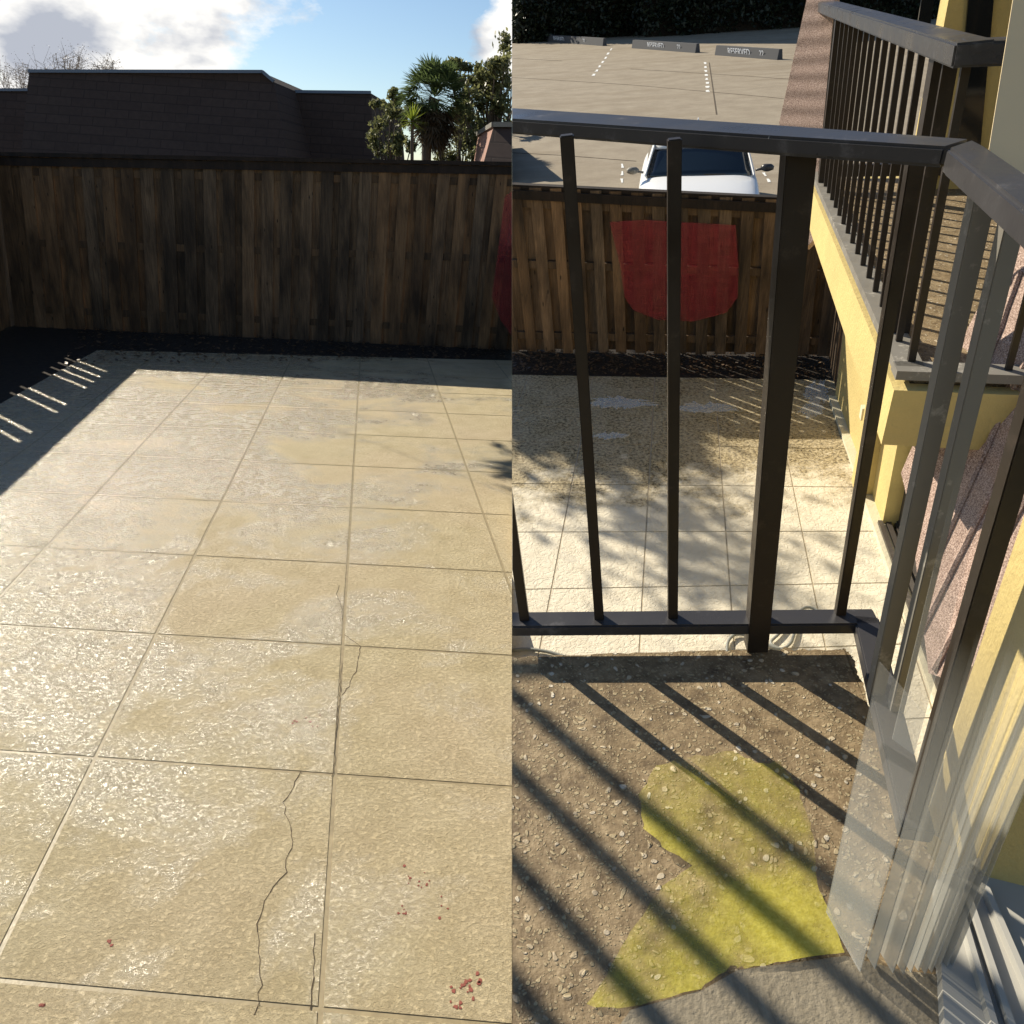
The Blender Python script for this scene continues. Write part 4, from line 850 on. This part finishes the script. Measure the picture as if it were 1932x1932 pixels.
# window jamb wall (yellow stucco reveal) and pale sill at lower right
t = thing('window_sill', 'pale grey window sill with raised tracks in the lower right corner', 'window sill', B, tuple(O(1850, 1800, .0)))
q = [O(1768, 1660, .03), O(1786, 2010, .03), O(2100, 2010, .03), O(2000, 1560, .03), O(1880, 1600, .03)]
MB().hexa([x-Z*.18 for x in q], q).build('sill', MT['sill'], t, B)
mb = MB()
for (a_, b_) in (((1800, 1690), (1890, 2000)), ((1818, 1680), (1925, 2000)), ((1850, 1665), (1990, 1990))): mb.bar(O(*a_, .034), O(*b_, .034), Z, .012, .004)
mb.build('track', MT['sill'], t, B)
jw = thing('stucco_jamb', 'sunlit yellow stucco jamb beside the balcony railing at the right', 'wall', B, tuple(O(1900, 1600)))
j0, j1 = O(1815, 1600, .0), O(1985, 1500, .0)
q = [j0, j1+nr*.4, j1+nr*.4+np.array([.3, .1, 0]), j0+np.array([.12, .12, 0])]
j0, j1 = O(1858, 1668, 0), O(1812, 1360, 0)
jd = (j1-j0)/np.linalg.norm(j1-j0); jn = np.array([jd[1], -jd[0], 0]); jn = jn if jn[0] > 0 else -jn
q = [j0, j1, j1+jn*.35, j0+jn*.5]; MB().hexa([x-Z*.4 for x in q], [x+up*.50 for x in q]).build('jamb', MT['stucco'], jw, B)

# white car behind the fence
cz = lotz
carf = PB(1322, 392, .55); hd_ = PB(1316, 300, .8)-PB(1324, 372, .8); hd_[2] = 0; hd_ /= np.linalg.norm(hd_); sd_ = np.array([hd_[1], -hd_[0], 0])
sc = .9
wleft, wright = PB(1209, 350, .70), PB(1436, 362, .70); hwid = np.linalg.norm((wright-wleft)[:2])/2
cen = (wleft+wright)/2
ws = PB(1322, 334, .80)                                      # foot of the windscreen
off = (ws-cen)@hd_
c0 = ws-sd_*((ws-cen)@sd_); c0[2] = cz
t = thing('parked_car', 'white car parked nose first behind the brown fence', 'car', B, tuple(c0))
Q_ = lambda u_, l_, z_: c0+hd_*l_+sd_*u_*hwid+Z*z_
# body lofted along its length: l, half width factor, belt height, roof height
st = [(-1.00, .72, .18, .50, .56), (-.92, .90, .16, .58, .64), (-.7, .97, .15, .66, .73), (0.0, 1.0, .15, .76, .84), (.5, 1.0, .15, .80, .86), (2.2, 1.0, .15, .80, .88), (2.9, .96, .16, .80, .92), (3.15, .86, .22, .70, .84)]
mb = MB(); rows = []
for (l_, wf, z0_, zs_, zt_) in st:
    prof = [(-.92*wf, z0_), (-1.0*wf, z0_+.12), (-1.0*wf, zs_-.1), (-.93*wf, zs_), (-.62*wf, zt_-.012), (0, zt_), (.62*wf, zt_-.012), (.93*wf, zs_), (1.0*wf, zs_-.1), (1.0*wf, z0_+.12), (.92*wf, z0_)]
    k = len(mb.v); rows.append(k); mb.v += [Q_(u_, l_, z_) for u_, z_ in prof]
n_ = 11
for a_, b_ in zip(rows[:-1], rows[1:]):
    for j in range(n_): mb.f.append([a_+j, a_+(j+1) % n_, b_+(j+1) % n_, b_+j])
mb.f.append([rows[0]+j for j in range(n_)]); mb.f.append([rows[-1]+j for j in range(n_)])
bo = mb.build('body', MT['white'], t, B, smooth=True); sm = bo.modifiers.new('s', 'SUBSURF'); sm.levels = sm.render_levels = 2
mb = MB(); roof = [(.62, .76, 1.20), (.85, .80, 1.27), (1.5, .80, 1.29), (2.2, .76, 1.24), (2.4, .72, 1.20)]; rows = []
for (l_, wf, z_) in roof:
    k = len(mb.v); rows.append(k); mb.v += [Q_(-wf, l_, z_-.05), Q_(-wf*.7, l_, z_), Q_(0, l_, z_+.02), Q_(wf*.7, l_, z_), Q_(wf, l_, z_-.05), Q_(0, l_, z_-.06)]
for a_, b_ in zip(rows[:-1], rows[1:]):
    for j in range(6): mb.f.append([a_+j, a_+(j+1) % 6, b_+(j+1) % 6, b_+j])
mb.f.append([rows[0]+j for j in range(6)]); mb.f.append([rows[-1]+j for j in range(6)])
mb.build('roof', MT['white'], t, B, smooth=True)
# glasshouse
def quadgrid(fn, n, m):
    g_ = MB(); 
    for i in range(n+1):
        for j in range(m+1): g_.v.append(fn(i/n, j/m))
    for i in range(n):
        for j in range(m): g_.f.append([i*(m+1)+j, (i+1)*(m+1)+j, (i+1)*(m+1)+j+1, i*(m+1)+j+1])
    return g_
def wsf(u_, v_):
    x = (u_*2-1); wf = .86*(1-v_)+.74*v_; l_ = (.06+.12*x*x)*(1-v_)+(.66)*v_; z_ = (.845-.045*x*x)*(1-v_)+(1.20-.03*x*x)*v_; return Q_(x*wf, l_, z_)
wsg = quadgrid(wsf, 12, 6); wo = wsg.build('windscreen', MT['carglass'], t, B, smooth=True); so_ = wo.modifiers.new('s', 'SOLIDIFY'); so_.thickness = .01
for sgn in (-1, 1):
    q = [Q_(sgn*.90, .25, .80), Q_(sgn*.90, 2.75, .80), Q_(sgn*.76, 2.3, 1.17), Q_(sgn*.76, .72, 1.17)]; nn2 = sd_*sgn*.01
    MB().hexa(q, [x-nn2 for x in q]).build('side_window', MT['carglass'], t, B)
    q = [Q_(sgn*.88, .14, .80), Q_(sgn*.91, .30, .80), Q_(sgn*.77, .80, 1.20), Q_(sgn*.75, .66, 1.20)]; MB().hexa(q, [x+Z*.02+sd_*sgn*.012 for x in q]).build('pillar', MT['white'], t, B)
    mb = MB(); mm = Q_(sgn*1.10, .20, .90); P = []
    for i in range(5):
        a_ = i/4*math.pi; 
    for j, (rr, zz) in enumerate(((.3, -.055), (.95, -.03), (1, .02), (.6, .055))):
        for k in range(8):
            tt = k/8*2*math.pi; mb.v.append(mm+sd_*math.cos(tt)*.105*rr+hd_*math.sin(tt)*.055*rr+Z*zz)
    for j in range(3):
        for k in range(8): mb.f.append([j*8+k, j*8+(k+1) % 8, (j+1)*8+(k+1) % 8, (j+1)*8+k])
    mb.f.append(list(range(8))); mb.f.append(list(range(24, 32))); mb.bar(mm-sd_*sgn*.18+Z*-.03, mm, Z, .015, .02)
    mb.build('mirror', MT['greymetal'] if sgn < 0 else MT['capmetal'], t, B, smooth=True)
    mb = MB().hexa([Q_(sgn*.42, -.995, .42), Q_(sgn*.78, -.90, .44), Q_(sgn*.80, -.84, .55), Q_(sgn*.45, -.95, .52)], [Q_(sgn*.42, -1.02, .42), Q_(sgn*.80, -.93, .44), Q_(sgn*.82, -.86, .56), Q_(sgn*.45, -.975, .53)]); mb.build('headlight', MT['lamp'], t, B)
    for l_ in (-.45, 2.25):
        w_ = MB(); cc = Q_(sgn*.88, l_, .285); w_.tube([cc-sd_*.09, cc+sd_*.09], .285, .285, 20); wb = w_.build('wheel', MT['rubber'], t, B)
        w_ = MB(); cc2 = cc+sd_*sgn*.085; w_.tube([cc2, cc2+sd_*sgn*.012], .18, .17, 16); w_.build('rim', MT['greymetal'], t, B)
q = [Q_(-.72, 2.42, 1.16), Q_(.72, 2.42, 1.16), Q_(.84, 2.85, .88), Q_(-.84, 2.85, .88)]; MB().hexa(q, [x+hd_*.012+Z*.006 for x in q]).build('rear_window', MT['carglass'], t, B)
MB().hexa([Q_(0.03, 2.25, 1.25), Q_(-.03, 2.25, 1.25), Q_(-.02, 2.42, 1.25), Q_(.02, 2.42, 1.25)], [Q_(0.008, 2.36, 1.36), Q_(-.008, 2.36, 1.36), Q_(-.008, 2.42, 1.37), Q_(.008, 2.42, 1.37)]).build('aerial', MT['white'], t, B)

for o in bpy.data.objects:
    if '_b' in o: del o['_b']
